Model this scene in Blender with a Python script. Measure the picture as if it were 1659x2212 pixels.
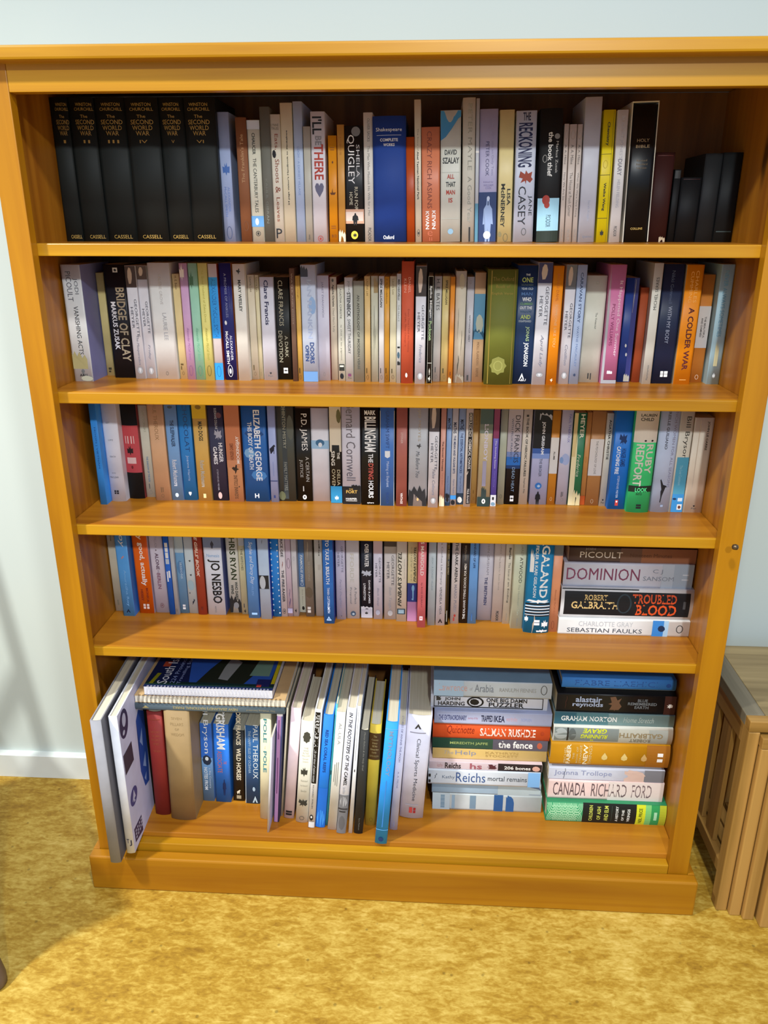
import bpy, bmesh, math, random
from mathutils import Vector, Matrix
random.seed(7)
for _o in list(bpy.data.objects): bpy.data.objects.remove(_o)
SC = bpy.context.scene
COL = SC.collection
R = math.radians

# ------------------------------------------------------------------ camera
cam_d = bpy.data.cameras.new('camera')
cam = bpy.data.objects.new('camera', cam_d); COL.objects.link(cam)
cam.location = (0.0634, -1.2479, 1.2813)
cam.rotation_mode = 'QUATERNION'
cam.rotation_quaternion = Matrix([[0.99834, -0.020307, 0.053892], [0.057587, 0.341623, -0.938071], [0.000639, 0.939618, 0.342226]]).to_quaternion()
cam_d.sensor_fit = 'VERTICAL'; cam_d.sensor_height = 36.0
cam_d.lens = 1706.3 / 2212 * 36.0
cam_d.clip_start = 0.02
SC.camera = cam

# ------------------------------------------------------------------ light
SC.view_settings.view_transform = 'Standard'
SC.view_settings.look = 'None'
SC.view_settings.exposure = 0.0
SC.view_settings.gamma = 1.0
SC.view_settings.use_curve_mapping = False
world = bpy.data.worlds.new('room_ambience'); SC.world = world
world.use_nodes = True
world.node_tree.nodes['Background'].inputs[0].default_value = (0.74, 0.92, 1.24, 1)
world.node_tree.nodes['Background'].inputs[1].default_value = 0.56

def lamp(name, loc, power, radius, col, cone=None):
    d = bpy.data.lights.new(name, 'SPOT' if cone else 'POINT'); d.energy = power; d.shadow_soft_size = radius; d.color = col
    if cone: d.spot_size = R(cone); d.spot_blend = 1.0
    o = bpy.data.objects.new(name, d); COL.objects.link(o); o.location = loc
lamp('ceiling_downlight_left', (-1.42, -1.10, 2.5), 300, 0.07, (1.0, 0.985, 0.93), 150)
lamp('ceiling_downlight_middle', (0.15, -1.10, 2.5), 125, 0.07, (1.0, 0.985, 0.93), 150)
lamp('ceiling_lamp_behind', (0.5, -3.0, 2.55), 190, 0.06, (0.96, 1.0, 1.0))

# ------------------------------------------------------------------ materials
def lin(h):
    h = h.lstrip('#')
    if len(h) == 3: h = ''.join(c * 2 for c in h)
    v = [int(h[i:i + 2], 16) / 255 for i in (0, 2, 4)]
    return tuple(c / 12.92 if c <= .04045 else ((c + .055) / 1.055) ** 2.4 for c in v) + (1,)
MATS = {}
def new_mat(name):
    m = bpy.data.materials.new(name); m.use_nodes = True
    nt = m.node_tree
    return m, nt, nt.nodes['Principled BSDF']
def N(nt, t, **kw):
    n = nt.nodes.new(t)
    for k, v in kw.items():
        if k in ('inp',):
            for a, b in v.items(): n.inputs[a].default_value = b
        else: setattr(n, k, v)
    return n
def paper(hexcol, rough=.42, var=.10, scale=22, name='cover'):
    key = (hexcol, rough, name)
    if key in MATS: return MATS[key]
    m, nt, b = new_mat(name + '_' + hexcol.lstrip('#'))
    L = nt.links.new
    tc = N(nt, 'ShaderNodeTexCoord')
    no = N(nt, 'ShaderNodeTexNoise', inp={'Scale': scale, 'Detail': 3.0})
    L(tc.outputs['Object'], no.inputs['Vector'])
    hs = N(nt, 'ShaderNodeMapRange', inp={1: .3, 2: .7, 3: 1 - var, 4: 1 + var * .6})
    L(no.outputs['Fac'], hs.inputs[0])
    mx = N(nt, 'ShaderNodeVectorMath', operation='SCALE')
    mx.inputs[0].default_value = lin(hexcol)[:3]
    L(hs.outputs[0], mx.inputs['Scale'])
    L(mx.outputs[0], b.inputs['Base Color'])
    b.inputs['Roughness'].default_value = rough
    b.inputs['Specular IOR Level'].default_value = .35
    MATS[key] = m
    return m
def ink(hexcol): return paper(hexcol, .5, .04, 30, 'print')
def pages():
    if 'pages' in MATS: return MATS['pages']
    m, nt, b = new_mat('page_edges'); L = nt.links.new
    tc = N(nt, 'ShaderNodeTexCoord'); mp = N(nt, 'ShaderNodeMapping'); mp.inputs['Scale'].default_value = (900, 4, 4)
    no = N(nt, 'ShaderNodeTexNoise', inp={'Scale': 1.0, 'Detail': 2.0})
    cr = N(nt, 'ShaderNodeValToRGB')
    cr.color_ramp.elements[0].color = lin('#b9ad8c'); cr.color_ramp.elements[1].color = lin('#efe9d4')
    L(tc.outputs['Object'], mp.inputs[0]); L(mp.outputs[0], no.inputs['Vector']); L(no.outputs['Fac'], cr.inputs[0]); L(cr.outputs[0], b.inputs['Base Color'])
    b.inputs['Roughness'].default_value = .8
    MATS['pages'] = m; return m
def wood(name, light, dark, axis='x', rough=.33, knots=True, grain=1.0, seed=0):
    key = ('wood', name, axis, seed)
    if key in MATS: return MATS[key]
    m, nt, b = new_mat('%s_grain_%s' % (name, axis)); L = nt.links.new
    tc = N(nt, 'ShaderNodeTexCoord')
    st = {'x': (1.1, 26, 26), 'y': (26, 1.1, 26), 'z': (26, 26, 1.1)}[axis]
    mp = N(nt, 'ShaderNodeMapping'); mp.inputs['Scale'].default_value = st; mp.inputs['Location'].default_value = (seed * 1.7, seed * .9, seed * 2.3)
    n1 = N(nt, 'ShaderNodeTexNoise', inp={'Scale': 1.0, 'Detail': 5.0, 'Roughness': .55, 'Distortion': .5})
    L(tc.outputs['Object'], mp.inputs[0]); L(mp.outputs[0], n1.inputs['Vector'])
    cr = N(nt, 'ShaderNodeValToRGB'); e = cr.color_ramp.elements
    e[0].position = .28; e[0].color = lin(dark); e[1].position = .62; e[1].color = lin(light)
    L(n1.outputs['Fac'], cr.inputs[0])
    mp2 = N(nt, 'ShaderNodeMapping'); mp2.inputs['Scale'].default_value = tuple(v * .16 + .6 for v in st); mp2.inputs['Location'].default_value = (seed, 3, seed)
    n2 = N(nt, 'ShaderNodeTexNoise', inp={'Scale': 1.0, 'Detail': 2.0}); L(tc.outputs['Object'], mp2.inputs[0]); L(mp2.outputs[0], n2.inputs['Vector'])
    mr = N(nt, 'ShaderNodeMapRange', inp={1: .3, 2: .7, 3: .80, 4: 1.10}); L(n2.outputs['Fac'], mr.inputs[0])
    sc = N(nt, 'ShaderNodeVectorMath', operation='SCALE'); L(cr.outputs[0], sc.inputs[0]); L(mr.outputs[0], sc.inputs['Scale'])
    out = sc.outputs[0]
    if knots:
        ks = {'x': (2.3, 8, 8), 'y': (8, 2.3, 8), 'z': (8, 8, 2.3)}[axis]
        mp3 = N(nt, 'ShaderNodeMapping'); mp3.inputs['Scale'].default_value = ks; mp3.inputs['Location'].default_value = (seed * 3.1 + .4, seed, seed * 2 + .7)
        vo = N(nt, 'ShaderNodeTexVoronoi', inp={'Scale': 1.0, 'Randomness': 1.0}); L(tc.outputs['Object'], mp3.inputs[0]); L(mp3.outputs[0], vo.inputs['Vector'])
        kr = N(nt, 'ShaderNodeMapRange', inp={1: .045, 2: .11, 3: .30, 4: 1.0}); L(vo.outputs['Distance'], kr.inputs[0])
        s3 = N(nt, 'ShaderNodeVectorMath', operation='SCALE'); L(out, s3.inputs[0]); L(kr.outputs[0], s3.inputs['Scale']); out = s3.outputs[0]
    L(out, b.inputs['Base Color'])
    bp = N(nt, 'ShaderNodeBump', inp={'Strength': .05, 'Distance': .002}); L(n1.outputs['Fac'], bp.inputs['Height']); L(bp.outputs[0], b.inputs['Normal'])
    b.inputs['Roughness'].default_value = rough
    b.inputs['Specular IOR Level'].default_value = .4
    MATS[key] = m; return m
def plain(name, hexcol, rough=.6, metal=0.0):
    key = ('plain', name)
    if key in MATS: return MATS[key]
    m = paper(hexcol, rough, .05, 8, name)
    m.node_tree.nodes['Principled BSDF'].inputs['Metallic'].default_value = metal
    MATS[key] = m; return m
def floor_mat():
    m, nt, b = new_mat('mottled_yellow_cork_floor'); L = nt.links.new
    tc = N(nt, 'ShaderNodeTexCoord')
    def noise(scale, sx, sy, rot, det=4.0, rough=.6, dist=.3):
        mp = N(nt, 'ShaderNodeMapping'); mp.inputs['Scale'].default_value = (sx, sy, 1); mp.inputs['Rotation'].default_value = (0, 0, rot)
        n = N(nt, 'ShaderNodeTexNoise', inp={'Scale': scale, 'Detail': det, 'Roughness': rough, 'Distortion': dist})
        L(tc.outputs['Object'], mp.inputs[0]); L(mp.outputs[0], n.inputs['Vector']); return n.outputs['Fac']
    a = noise(16, 1, 2.2, .5); c = noise(38, 1, 2.6, -.7, 4, .65, .8); d = noise(90, 1, 1.8, 1.2, 3); g = noise(3.2, 1, 1, 0, 2)
    def mix(x, y, f):
        n = N(nt, 'ShaderNodeMix', data_type='FLOAT'); n.inputs[0].default_value = f; L(x, n.inputs[2]); L(y, n.inputs[3]); return n.outputs[0]
    s = mix(mix(a, c, .55), d, .25); s = mix(s, g, .2)
    cr = N(nt, 'ShaderNodeValToRGB'); e = cr.color_ramp.elements
    e[0].position = .36; e[0].color = lin('#866018'); e[1].position = .66; e[1].color = lin('#d8bc68')
    k = e.new(.47); k.color = lin('#a88228'); k = e.new(.55); k.color = lin('#c0a046')
    L(s, cr.inputs[0])
    vo = N(nt, 'ShaderNodeTexVoronoi', inp={'Scale': 26.0}); L(tc.outputs['Object'], vo.inputs['Vector'])
    kr = N(nt, 'ShaderNodeMapRange', inp={1: .05, 2: .10, 3: .62, 4: 1.0}); L(vo.outputs['Distance'], kr.inputs[0])
    sc = N(nt, 'ShaderNodeVectorMath', operation='SCALE'); L(cr.outputs[0], sc.inputs[0]); L(kr.outputs[0], sc.inputs['Scale'])
    L(sc.outputs[0], b.inputs['Base Color'])
    b.inputs['Roughness'].default_value = .55; b.inputs['Specular IOR Level'].default_value = .3
    return m
def wall_mat():
    m, nt, b = new_mat('white_wall_paint'); L = nt.links.new
    tc = N(nt, 'ShaderNodeTexCoord'); n = N(nt, 'ShaderNodeTexNoise', inp={'Scale': 140.0, 'Detail': 3.0}); L(tc.outputs['Object'], n.inputs['Vector'])
    bp = N(nt, 'ShaderNodeBump', inp={'Strength': .04, 'Distance': .001}); L(n.outputs['Fac'], bp.inputs['Height']); L(bp.outputs[0], b.inputs['Normal'])
    n2 = N(nt, 'ShaderNodeTexNoise', inp={'Scale': 2.0}); L(tc.outputs['Object'], n2.inputs['Vector'])
    cr = N(nt, 'ShaderNodeValToRGB'); cr.color_ramp.elements[0].color = lin('#bfcac5'); cr.color_ramp.elements[1].color = lin('#c8d2cd'); L(n2.outputs['Fac'], cr.inputs[0]); L(cr.outputs[0], b.inputs['Base Color'])
    b.inputs['Roughness'].default_value = .7
    return m
PINE = ('#bd8a18', '#a06c0c')
STILE = ('#b67c0e', '#9a6008')
BASEP = ('#ac7410', '#94590a')
def stile_pine(ax, seed=0): return wood('stile_pine', STILE[0], STILE[1], ax, .34, True, 1, seed)
def base_pine(ax, seed=0): return wood('plinth_pine', BASEP[0], BASEP[1], ax, .34, False, 1, seed)
INNER = ('#b6781e', '#8a4f0e')  # darker, browner pine for the shelf boards and side panels
def inner_pine(ax, seed=0): return wood('browner_pine', INNER[0], INNER[1], ax, .34, True, 1, seed)
def pine(ax, seed=0, knots=True): return wood('honey_pine', PINE[0], PINE[1], ax, .34, knots, 1, seed)

# ------------------------------------------------------------------ mesh helpers
def link(name, me, mat=None, parent=None):
    o = bpy.data.objects.new(name, me); COL.objects.link(o)
    if me is not None and mat is not None:
        if not me.materials: me.materials.append(mat)
    if parent is not None: o.parent = parent
    return o
def empty(name, loc=(0, 0, 0), rot=(0, 0, 0)):
    o = bpy.data.objects.new(name, None); COL.objects.link(o); o.location = loc; o.rotation_euler = rot
    o.empty_display_size = .02
    return o
def tag(o, label=None, cat=None, group=None, kind=None):
    if label: o['label'] = label
    if cat: o['category'] = cat
    if group: o['group'] = group
    if kind: o['kind'] = kind
    return o
def box(x0, x1, y0, y1, z0, z1, bev=0.0, seg=2):
    bm = bmesh.new()
    vs = [bm.verts.new((x, y, z)) for x in (x0, x1) for y in (y0, y1) for z in (z0, z1)]
    for f in ((0, 1, 3, 2), (4, 6, 7, 5), (0, 4, 5, 1), (2, 3, 7, 6), (0, 2, 6, 4), (1, 5, 7, 3)):
        bm.faces.new([vs[i] for i in f])
    bmesh.ops.recalc_face_normals(bm, faces=bm.faces)
    if bev: bmesh.ops.bevel(bm, geom=list(bm.edges), offset=bev, segments=seg, profile=.5, affect='EDGES')
    me = bpy.data.meshes.new('part'); bm.to_mesh(me); bm.free(); return me
def lathe(profile, seg=20):
    bm = bmesh.new(); rings = []
    for r, z in profile: rings.append([bm.verts.new((r * math.cos(2 * math.pi * i / seg), r * math.sin(2 * math.pi * i / seg), z)) for i in range(seg)])
    for a, b in zip(rings, rings[1:]):
        for i in range(seg): bm.faces.new((a[i], a[(i + 1) % seg], b[(i + 1) % seg], b[i]))
    bm.faces.new(rings[0][::-1]); bm.faces.new(rings[-1])
    bmesh.ops.recalc_face_normals(bm, faces=bm.faces)
    me = bpy.data.meshes.new('part'); bm.to_mesh(me); bm.free()
    for p in me.polygons: p.use_smooth = True
    return me
def prism(pts, y0, y1):
    """outline in x,z extruded along y"""
    bm = bmesh.new()
    a = [bm.verts.new((x, y0, z)) for x, z in pts]; b = [bm.verts.new((x, y1, z)) for x, z in pts]
    n = len(pts)
    bm.faces.new(a); bm.faces.new(b[::-1])
    for i in range(n): bm.faces.new((a[i], b[i], b[(i + 1) % n], a[(i + 1) % n]))
    bmesh.ops.recalc_face_normals(bm, faces=bm.faces)
    me = bpy.data.meshes.new('part'); bm.to_mesh(me); bm.free(); return me

# ------------------------------------------------------------------ the room
WY = 0.3216
o = link('floor', box(-4, 4, -4.5, WY, -.05, 0), floor_mat()); tag(o, kind='structure')
WM = wall_mat()
o = link('wall_back', box(-4, 4, WY, WY + .1, -.05, 2.6), WM); tag(o, kind='structure')
def skirting():
    pts = [(0, 0), (0, .066), (-.013, .0655), (-.016, .062), (-.016, 0)]
    bm = bmesh.new()
    a = [bm.verts.new((-4, WY + y, z)) for y, z in pts]; b = [bm.verts.new((4, WY + y, z)) for y, z in pts]
    n = len(pts); bm.faces.new(a); bm.faces.new(b[::-1])
    for i in range(n): bm.faces.new((a[i], b[i], b[(i + 1) % n], a[(i + 1) % n]))
    bmesh.ops.recalc_face_normals(bm, faces=bm.faces)
    me = bpy.data.meshes.new('part'); bm.to_mesh(me); bm.free(); return me
o = link('baseboard_back', skirting(), plain('skirting_paint', '#dfe6e2', .45)); tag(o, kind='structure')

# ------------------------------------------------------------------ the bookcase
IW = 0.5520; SW = 0.0379; OW = IW + SW; PW = IW + 0.0171
ZS = [1.253, 1.0187, 0.7827, 0.5383]; TH = 0.0190; SY = 0.0200; ZTR = 1.4603; ZC = 1.5158
BY = .314; HPL = 0.0821; PLW = 0.6042; PLP = 0.0242
bc = tag(empty('bookcase', (0, .15, 0)), 'honey-stained pine bookcase with five filled shelves standing against the white wall', 'bookcase')
def bpart(name, me, mat):
    for v in me.vertices: v.co.y -= .15
    return link(name, me, mat, bc)
for s in (-1, 1):
    x0, x1 = sorted((s * PW, s * OW))
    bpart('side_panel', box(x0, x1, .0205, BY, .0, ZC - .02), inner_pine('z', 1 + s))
    x0, x1 = sorted((s * IW, s * OW))
    bpart('stile', box(x0, x1, 0, .0203, HPL - .004, ZTR + .04 - .0, .0012), stile_pine('z', 4 + s))
bpart('back_panel', box(-OW + .002, OW - .002, BY, BY + .006, .02, ZC - .02), wood('dark_backing', '#8a5a24', '#5c3814', 'z', .6, False))
bpart('top_rail', box(-IW + .0002, IW - .0002, .0003, .02, ZTR, ZTR + .04, .001), pine('x', 7, False))
bpart('upper_rail', box(-OW, OW, .0, .02, ZTR + .0403, ZC - .0192, .0005), pine('x', 8, False))
bpart('top_board', box(-OW - .032, OW + .032, -.0276, BY + .004, ZC - .0189, ZC, .0035), pine('x', 9, False))
for i, z in enumerate(ZS):
    bpart('shelf_edge', box(-PW + .0003, PW - .0003, SY + .0008, SY + .0058, z - TH, z, .0016), pine('x', 21 + i, False))
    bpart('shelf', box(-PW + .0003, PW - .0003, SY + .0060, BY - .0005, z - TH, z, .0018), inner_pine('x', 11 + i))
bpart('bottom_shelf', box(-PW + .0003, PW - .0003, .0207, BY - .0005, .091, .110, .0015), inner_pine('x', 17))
bpart('bottom_rail', box(-IW + .0002, IW - .0002, .001, .0203, .06, .0995, .0015), pine('x', 18))
bpart('plinth', box(-PLW, PLW, -PLP, -.0004, 0, HPL, .0035), base_pine('x', 19))
for s in (-1, 1):
    x0, x1 = sorted((s * (OW + .0003), s * PLW))
    bpart('plinth_return', box(x0, x1, -.0002, BY, 0, HPL - .001, .002), base_pine('y', 20))
# little metal shelf peg standing on the third shelf
pg = bpart('shelf_peg', lathe([(.0015, 0), (.0045, .0008), (.0055, .004), (.0045, .0075), (.002, .0088)], 14), plain('aged_metal', '#6a5a44', .35, .8))
pg.location = (0.5669, -0.0261, 0.7829)

# ------------------------------------------------------------------ nest of tables on the right
OLD = ('#b58a48', '#7d5a22')
def tablewood(ax, seed=0): return wood('worn_oak', OLD[0], OLD[1], ax, .5, False, 1, seed)
TOPM = wood('grey_worn_oak', '#a08c62', '#6b5a3a', 'x', .55, False, 1, 3)
EDGEM = wood('greyed_edge', '#7d7460', '#565040', 'y', .6, False, 1, 5)
def nest_table(label, xl, xr, yf, yb, zt, first):
    t = tag(empty('nesting_table', ((xl + xr) / 2, (yf + yb) / 2, 0)), label, 'table', 'nest of small wooden tables')
    cx, cy = (xl + xr) / 2, (yf + yb) / 2
    def p(name, me, mat):
        for v in me.vertices: v.co.x -= cx; v.co.y -= cy
        return link(name, me, mat, t)
    th = .022; lw = .021
    if first:
        ew = .034
        p('top_board', box(xl + ew + .0006, xr - ew - .0006, yf + .022, yb, zt - th, zt, .0012), TOPM)
        for a, b in ((xl, xl + ew), (xr - ew, xr)):
            p('edge_board', box(a, b, yf + .022, yb, zt - th, zt + .0005, .0015), EDGEM)
        p('front_edge', box(xl, xr, yf, yf + .0215, zt - th, zt + .0003, .0015), tablewood('x', 2))
        p('side_moulding', box(xl + .001, xl + .006, yf + .002, yb, zt - th - .004, zt - th + .006, .001), tablewood('y', 4))
    else:
        p('top_board', box(xl, xr, yf, yb, zt - th, zt, .0015), tablewood('x', 6))
    zl = zt - th
    for sx in (0, 1):
        a = xl + .001 if sx == 0 else xr - .001 - lw
        for y0 in (yf + .0005, yb - .032):
            p('leg', box(a, a + lw, y0, y0 + .03, 0, zl - .0004, .0025), tablewood('z', 8 + sx))
        yA, yB = yf + .031, yb - .0325
        p('side_apron', box(a + .004, a + lw - .004, yA, yB, zl - .045, zl - .0005, .001), tablewood('y', 10))
        p('lower_rail', box(a + .001, a + lw - .001, yA, yB, .072, .10, .0015), tablewood('y', 11))
        if first:
            for f in (.24, .56):
                yc = yA + (yB - yA) * f
                p('slat', box(a + .006, a + lw - .006, yc, yc + (yB - yA) * .2, .1004, zl - .0455, .001), tablewood('z', 12))
    p('back_apron', box(xl + .023, xr - .023, yb - .02, yb - .006, zl - .04, zl - .0005, .001), tablewood('x', 13))
    return t
nest_table('largest worn wooden nesting table with slatted side, right of the bookcase', .652, 1.16, -.008, .270, .442, True)
nest_table('second wooden nesting table tucked just inside the largest one', .6745, 1.137, -.019, .255, .414, False)
nest_table('third wooden nesting table tucked between the second and smallest ones', .697, 1.114, -.028, .24, .386, False)
nest_table('smallest wooden nesting table standing farthest forward in the nest', .723, 1.088, -.045, .225, .358, False)

# ------------------------------------------------------------------ dark wooden chair at the left edge
DW = wood('dark_stained_chair', '#6b5a50', '#3c302a', 'z', .4, False)
ch = tag(empty('wooden_chair', (-.996, -.217, 0), (0, 0, R(37))), 'dark brown wooden chair cut off at the lower left edge of the photo', 'chair')
def chair_leg(x, y, h, back=False):
    me = lathe([(.0155, 0), (.0205, .006), (.0225, .022), (.021, .05), (.0165, .10), (.0145, .16), (.0165, .26), (.019, .38), (.019, h)], 18)
    for v in me.vertices:
        k = 1 - v.co.z / h
        v.co.x += (1 if x > 0 else -1) * .025 * k * k; v.co.y += (1 if y > 0 else -1) * .02 * k * k
        v.co.x += x; v.co.y += y
    return link('leg', me, DW, ch)
for sx in (-1, 1):
    for sy in (-1, 1): chair_leg(sx * .20, sy * .19, .43)
link('seat', box(-.235, .235, -.225, .225, .4303, .458, .012, 3), DW, ch)
for sx in (-1, 1):
    me = lathe([(.017, 0), (.0155, .2), (.014, .54), (.008, .56)], 14)
    for v in me.vertices: v.co.x += sx * .205; v.co.y += .205 + v.co.z * .12; v.co.z += .4585
    link('back_post', me, DW, ch)
for z0, z1 in ((.62, .68), (.84, .99)):
    yy = .205 + (z0 - .458) * .12
    link('back_rail', box(-.189, .189, yy - .008, yy + .010, z0, z1, .005), DW, ch)
for y in (-.19, .19): link('stretcher', box(-.196, .196, y - .009, y + .009, .155, .175, .005), DW, ch)

# ------------------------------------------------------------------ lettering
BOOKS = []
TEXTS = {}
def collect_texts(books):
    tmp = []
    for b in books:
        for it in b['items']:
            if it[0][0] in '=@': continue
            bold = 'b' in it[6]; ital = 'i' in it[6]
            key = (it[0], bold, ital)
            if key in TEXTS: continue
            TEXTS[key] = None
            cu = bpy.data.curves.new('lettering', 'FONT'); cu.body = it[0]; cu.resolution_u = 2
            cu.fill_mode = 'FRONT'
            if bold: cu.offset = .022
            if ital: cu.shear = .25
            ob = bpy.data.objects.new('lettering', cu); COL.objects.link(ob); tmp.append((key, ob, cu))
    bpy.context.view_layer.update()
    dg = bpy.context.evaluated_depsgraph_get()
    for key, ob, cu in tmp:
        me = ob.evaluated_get(dg).to_mesh()
        vs = [tuple(v.co)[:2] for v in me.vertices]; fs = [tuple(p.vertices) for p in me.polygons]
        ob.evaluated_get(dg).to_mesh_clear()
        if vs:
            xs = [v[0] for v in vs]; ys = [v[1] for v in vs]
            x0, x1, y0, y1 = min(xs), max(xs), min(ys), max(ys)
            vs = [((x - x0) / max(1e-6, x1 - x0), (y - y0) / max(1e-6, y1 - y0)) for x, y in vs]
        TEXTS[key] = (vs, fs)
    for key, ob, cu in tmp:
        bpy.data.objects.remove(ob); bpy.data.curves.remove(cu)
# flat printed marks, unit square outlines (v across, u up)
def circ(n=16, cx=.5, cy=.5, r=.5, a0=0, a1=2 * math.pi): return [(cx + r * math.cos(a0 + (a1 - a0) * i / n), cy + r * math.sin(a0 + (a1 - a0) * i / n)) for i in range(n)]
SHAPES = {
 'leaf': [[(.5, 0), (.62, .25), (.95, .2), (.75, .45), (1, .7), (.68, .66), (.6, 1), (.48, .7), (.3, .95), (.32, .62), (0, .7), (.25, .42), (.05, .2), (.38, .25)]],
 'heart': [[(.5, 0), (.9, .45), (1, .75), (.85, .97), (.62, .97), (.5, .8), (.38, .97), (.15, .97), (0, .75), (.1, .45)]],
 'bird': [[(0, .6), (.25, .75), (.45, .68), (.6, 1), (.75, .9), (.7, .6), (1, .5), (.7, .4), (.55, .1), (.45, 0), (.42, .3), (.2, .42)]],
 'boat': [[(0, .3), (.3, .28), (.45, .9), (.5, .3), (1, .35), (.8, 0), (.2, 0)]],
 'man': [[(.3, 0), (.35, .4), (.12, .38), (.18, .72), (.38, .82), (.4, .93), (.5, 1), (.6, .93), (.62, .82), (.82, .72), (.9, .38), (.68, .4), (.66, 0), (.54, 0), (.5, .3), (.44, 0)]],
 'horse': [[(.05, .55), (.2, .62), (.6, .62), (.7, .95), (.82, 1), (1, .82), (.95, .75), (.84, .8), (.8, .5), (.78, 0), (.68, 0), (.7, .35), (.3, .36), (.3, 0), (.2, 0), (.18, .36), (.08, .3)]],
 'tri': [[(0, 0), (.5, 1), (1, 0), (.72, 0), (.5, .45), (.28, 0)]],
 'hex': [[(0, .2), (.5, 0), (1, .2), (1, 1), (0, 1)]],
 'splat': [[(.5, .0), (.55, .3), (.8, .1), (.7, .4), (1, .35), (.8, .6), (.95, .9), (.65, .75), (.5, 1), (.42, .72), (.1, .95), (.25, .6), (0, .5), (.28, .42), (.12, .1), (.42, .3)]],
 'blob': [[(.5, 0), (.8, .08), (1, .4), (.9, .75), (.65, .95), (.4, 1), (.12, .85), (0, .5), (.15, .15)]],
 'tear': [[(0, 0), (1, 0), (1, .55), (.86, .8), (.7, .6), (.52, .95), (.36, .7), (.2, 1), (.08, .75), (0, .9)]],
 'crack': [[(.3, 0), (.38, 0), (.55, .3), (.45, .5), (.75, .8), (.62, 1), (.55, 1), (.66, .8), (.36, .52), (.46, .3)]],
 'swoosh': [[(0, 0), (.25, .12), (.55, .4), (.85, .72), (1, .8), (1, 1), (0, 1)]],
 'face': [[(.3, .0), (.62, .02), (.8, .3), (.85, .6), (.7, .9), (.45, .95), (.25, .75), (.18, .4)]],
 'grass': [[(0, 0), (1, 0), (1, .55), (.95, .3), (.88, .85), (.84, .35), (.74, .7), (.7, .4), (.6, 1), (.56, .4), (.46, .65), (.4, .35), (.3, .95), (.26, .3), (.16, .7), (.1, .3), (.03, .8), (0, .4)]],
 'flower': [[(.5 + (.5 if i % 2 == 0 else .41) * math.cos(i * math.pi / 8), .5 + (.5 if i % 2 == 0 else .41) * math.sin(i * math.pi / 8)) for i in range(16)]],
 'dancer': [[(.2, 1), (.35, .78), (.5, .76), (.85, .72), (.95, .66), (.62, .66), (.6, .5), (.5, .3), (.4, 0), (.3, .02), (.36, .32), (.28, .48), (.4, .62), (.3, .78), (.12, .96)]],
 'key': [circ(14, .5, .78, .22) , [(.38, .6), (.62, .6), (.6, 0), (.3, .02), (.3, .12), (.42, .12)]],
 'drop': [[(.5, 1), (.9, .45), (.85, .15), (.5, 0), (.15, .15), (.1, .45)]],
 'dark': [[(0, 0), (1, 0), (1, 1), (0, .8)]],
}
def spine_y(v, T, bulge):
    """surface of the spine: 0 at the edges, -bulge in the middle"""
    t = max(-1, min(1, v / (T / 2)))
    return -bulge * (1 - t * t)
EPS = .00028
def flat_mesh(verts2, faces, T, bulge, eps):
    me = bpy.data.meshes.new('print')
    me.from_pydata([(v, spine_y(v, T, bulge) - eps, u) for v, u in verts2], [], faces); me.update()
    return me
def poly_mesh(polys, T, bulge, eps):
    bm = bmesh.new()
    for pts in polys:
        vs = [bm.verts.new((v, 0, u)) for v, u in pts]
        try: bm.faces.new(vs)
        except ValueError: pass
    bmesh.ops.triangulate(bm, faces=bm.faces)
    for v in bm.verts: v.co.y = spine_y(v.co.x, T, bulge) - eps
    for f in bm.faces:
        f.normal_update()
        if f.normal.y > 0: f.normal_flip()
    me = bpy.data.meshes.new('print'); bm.to_mesh(me); bm.free(); return me
def band(u0, u1, a, b, T, bulge, eps, n=8):
    V = []; Fc = []
    xs = [a + (b - a) * i / n for i in range(n + 1)]
    for x in xs: V += [(x, u0), (x, u1)]
    for i in range(n): Fc.append((2 * i, 2 * i + 2, 2 * i + 3, 2 * i + 1))
    return flat_mesh(V, Fc, T, bulge, eps)
def ring_mesh(u0, u1, a, b, T, bulge, eps, k=.8, n=18):
    V = []; Fc = []
    for i in range(n):
        c, s = math.cos(2 * math.pi * i / n), math.sin(2 * math.pi * i / n)
        cx, cy, rx, ry = (a + b) / 2, (u0 + u1) / 2, (b - a) / 2, (u1 - u0) / 2
        w = min(rx, ry) * (1 - k)
        V += [(cx + rx * c, cy + ry * s), (cx + (rx - w) * c, cy + (ry - w) * s)]
    for i in range(n):
        j = (i + 1) % n; Fc.append((2 * i, 2 * i + 1, 2 * j + 1, 2 * j))
    me = flat_mesh(V, Fc, T, bulge, eps); me.flip_normals() if False else None
    return me
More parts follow.
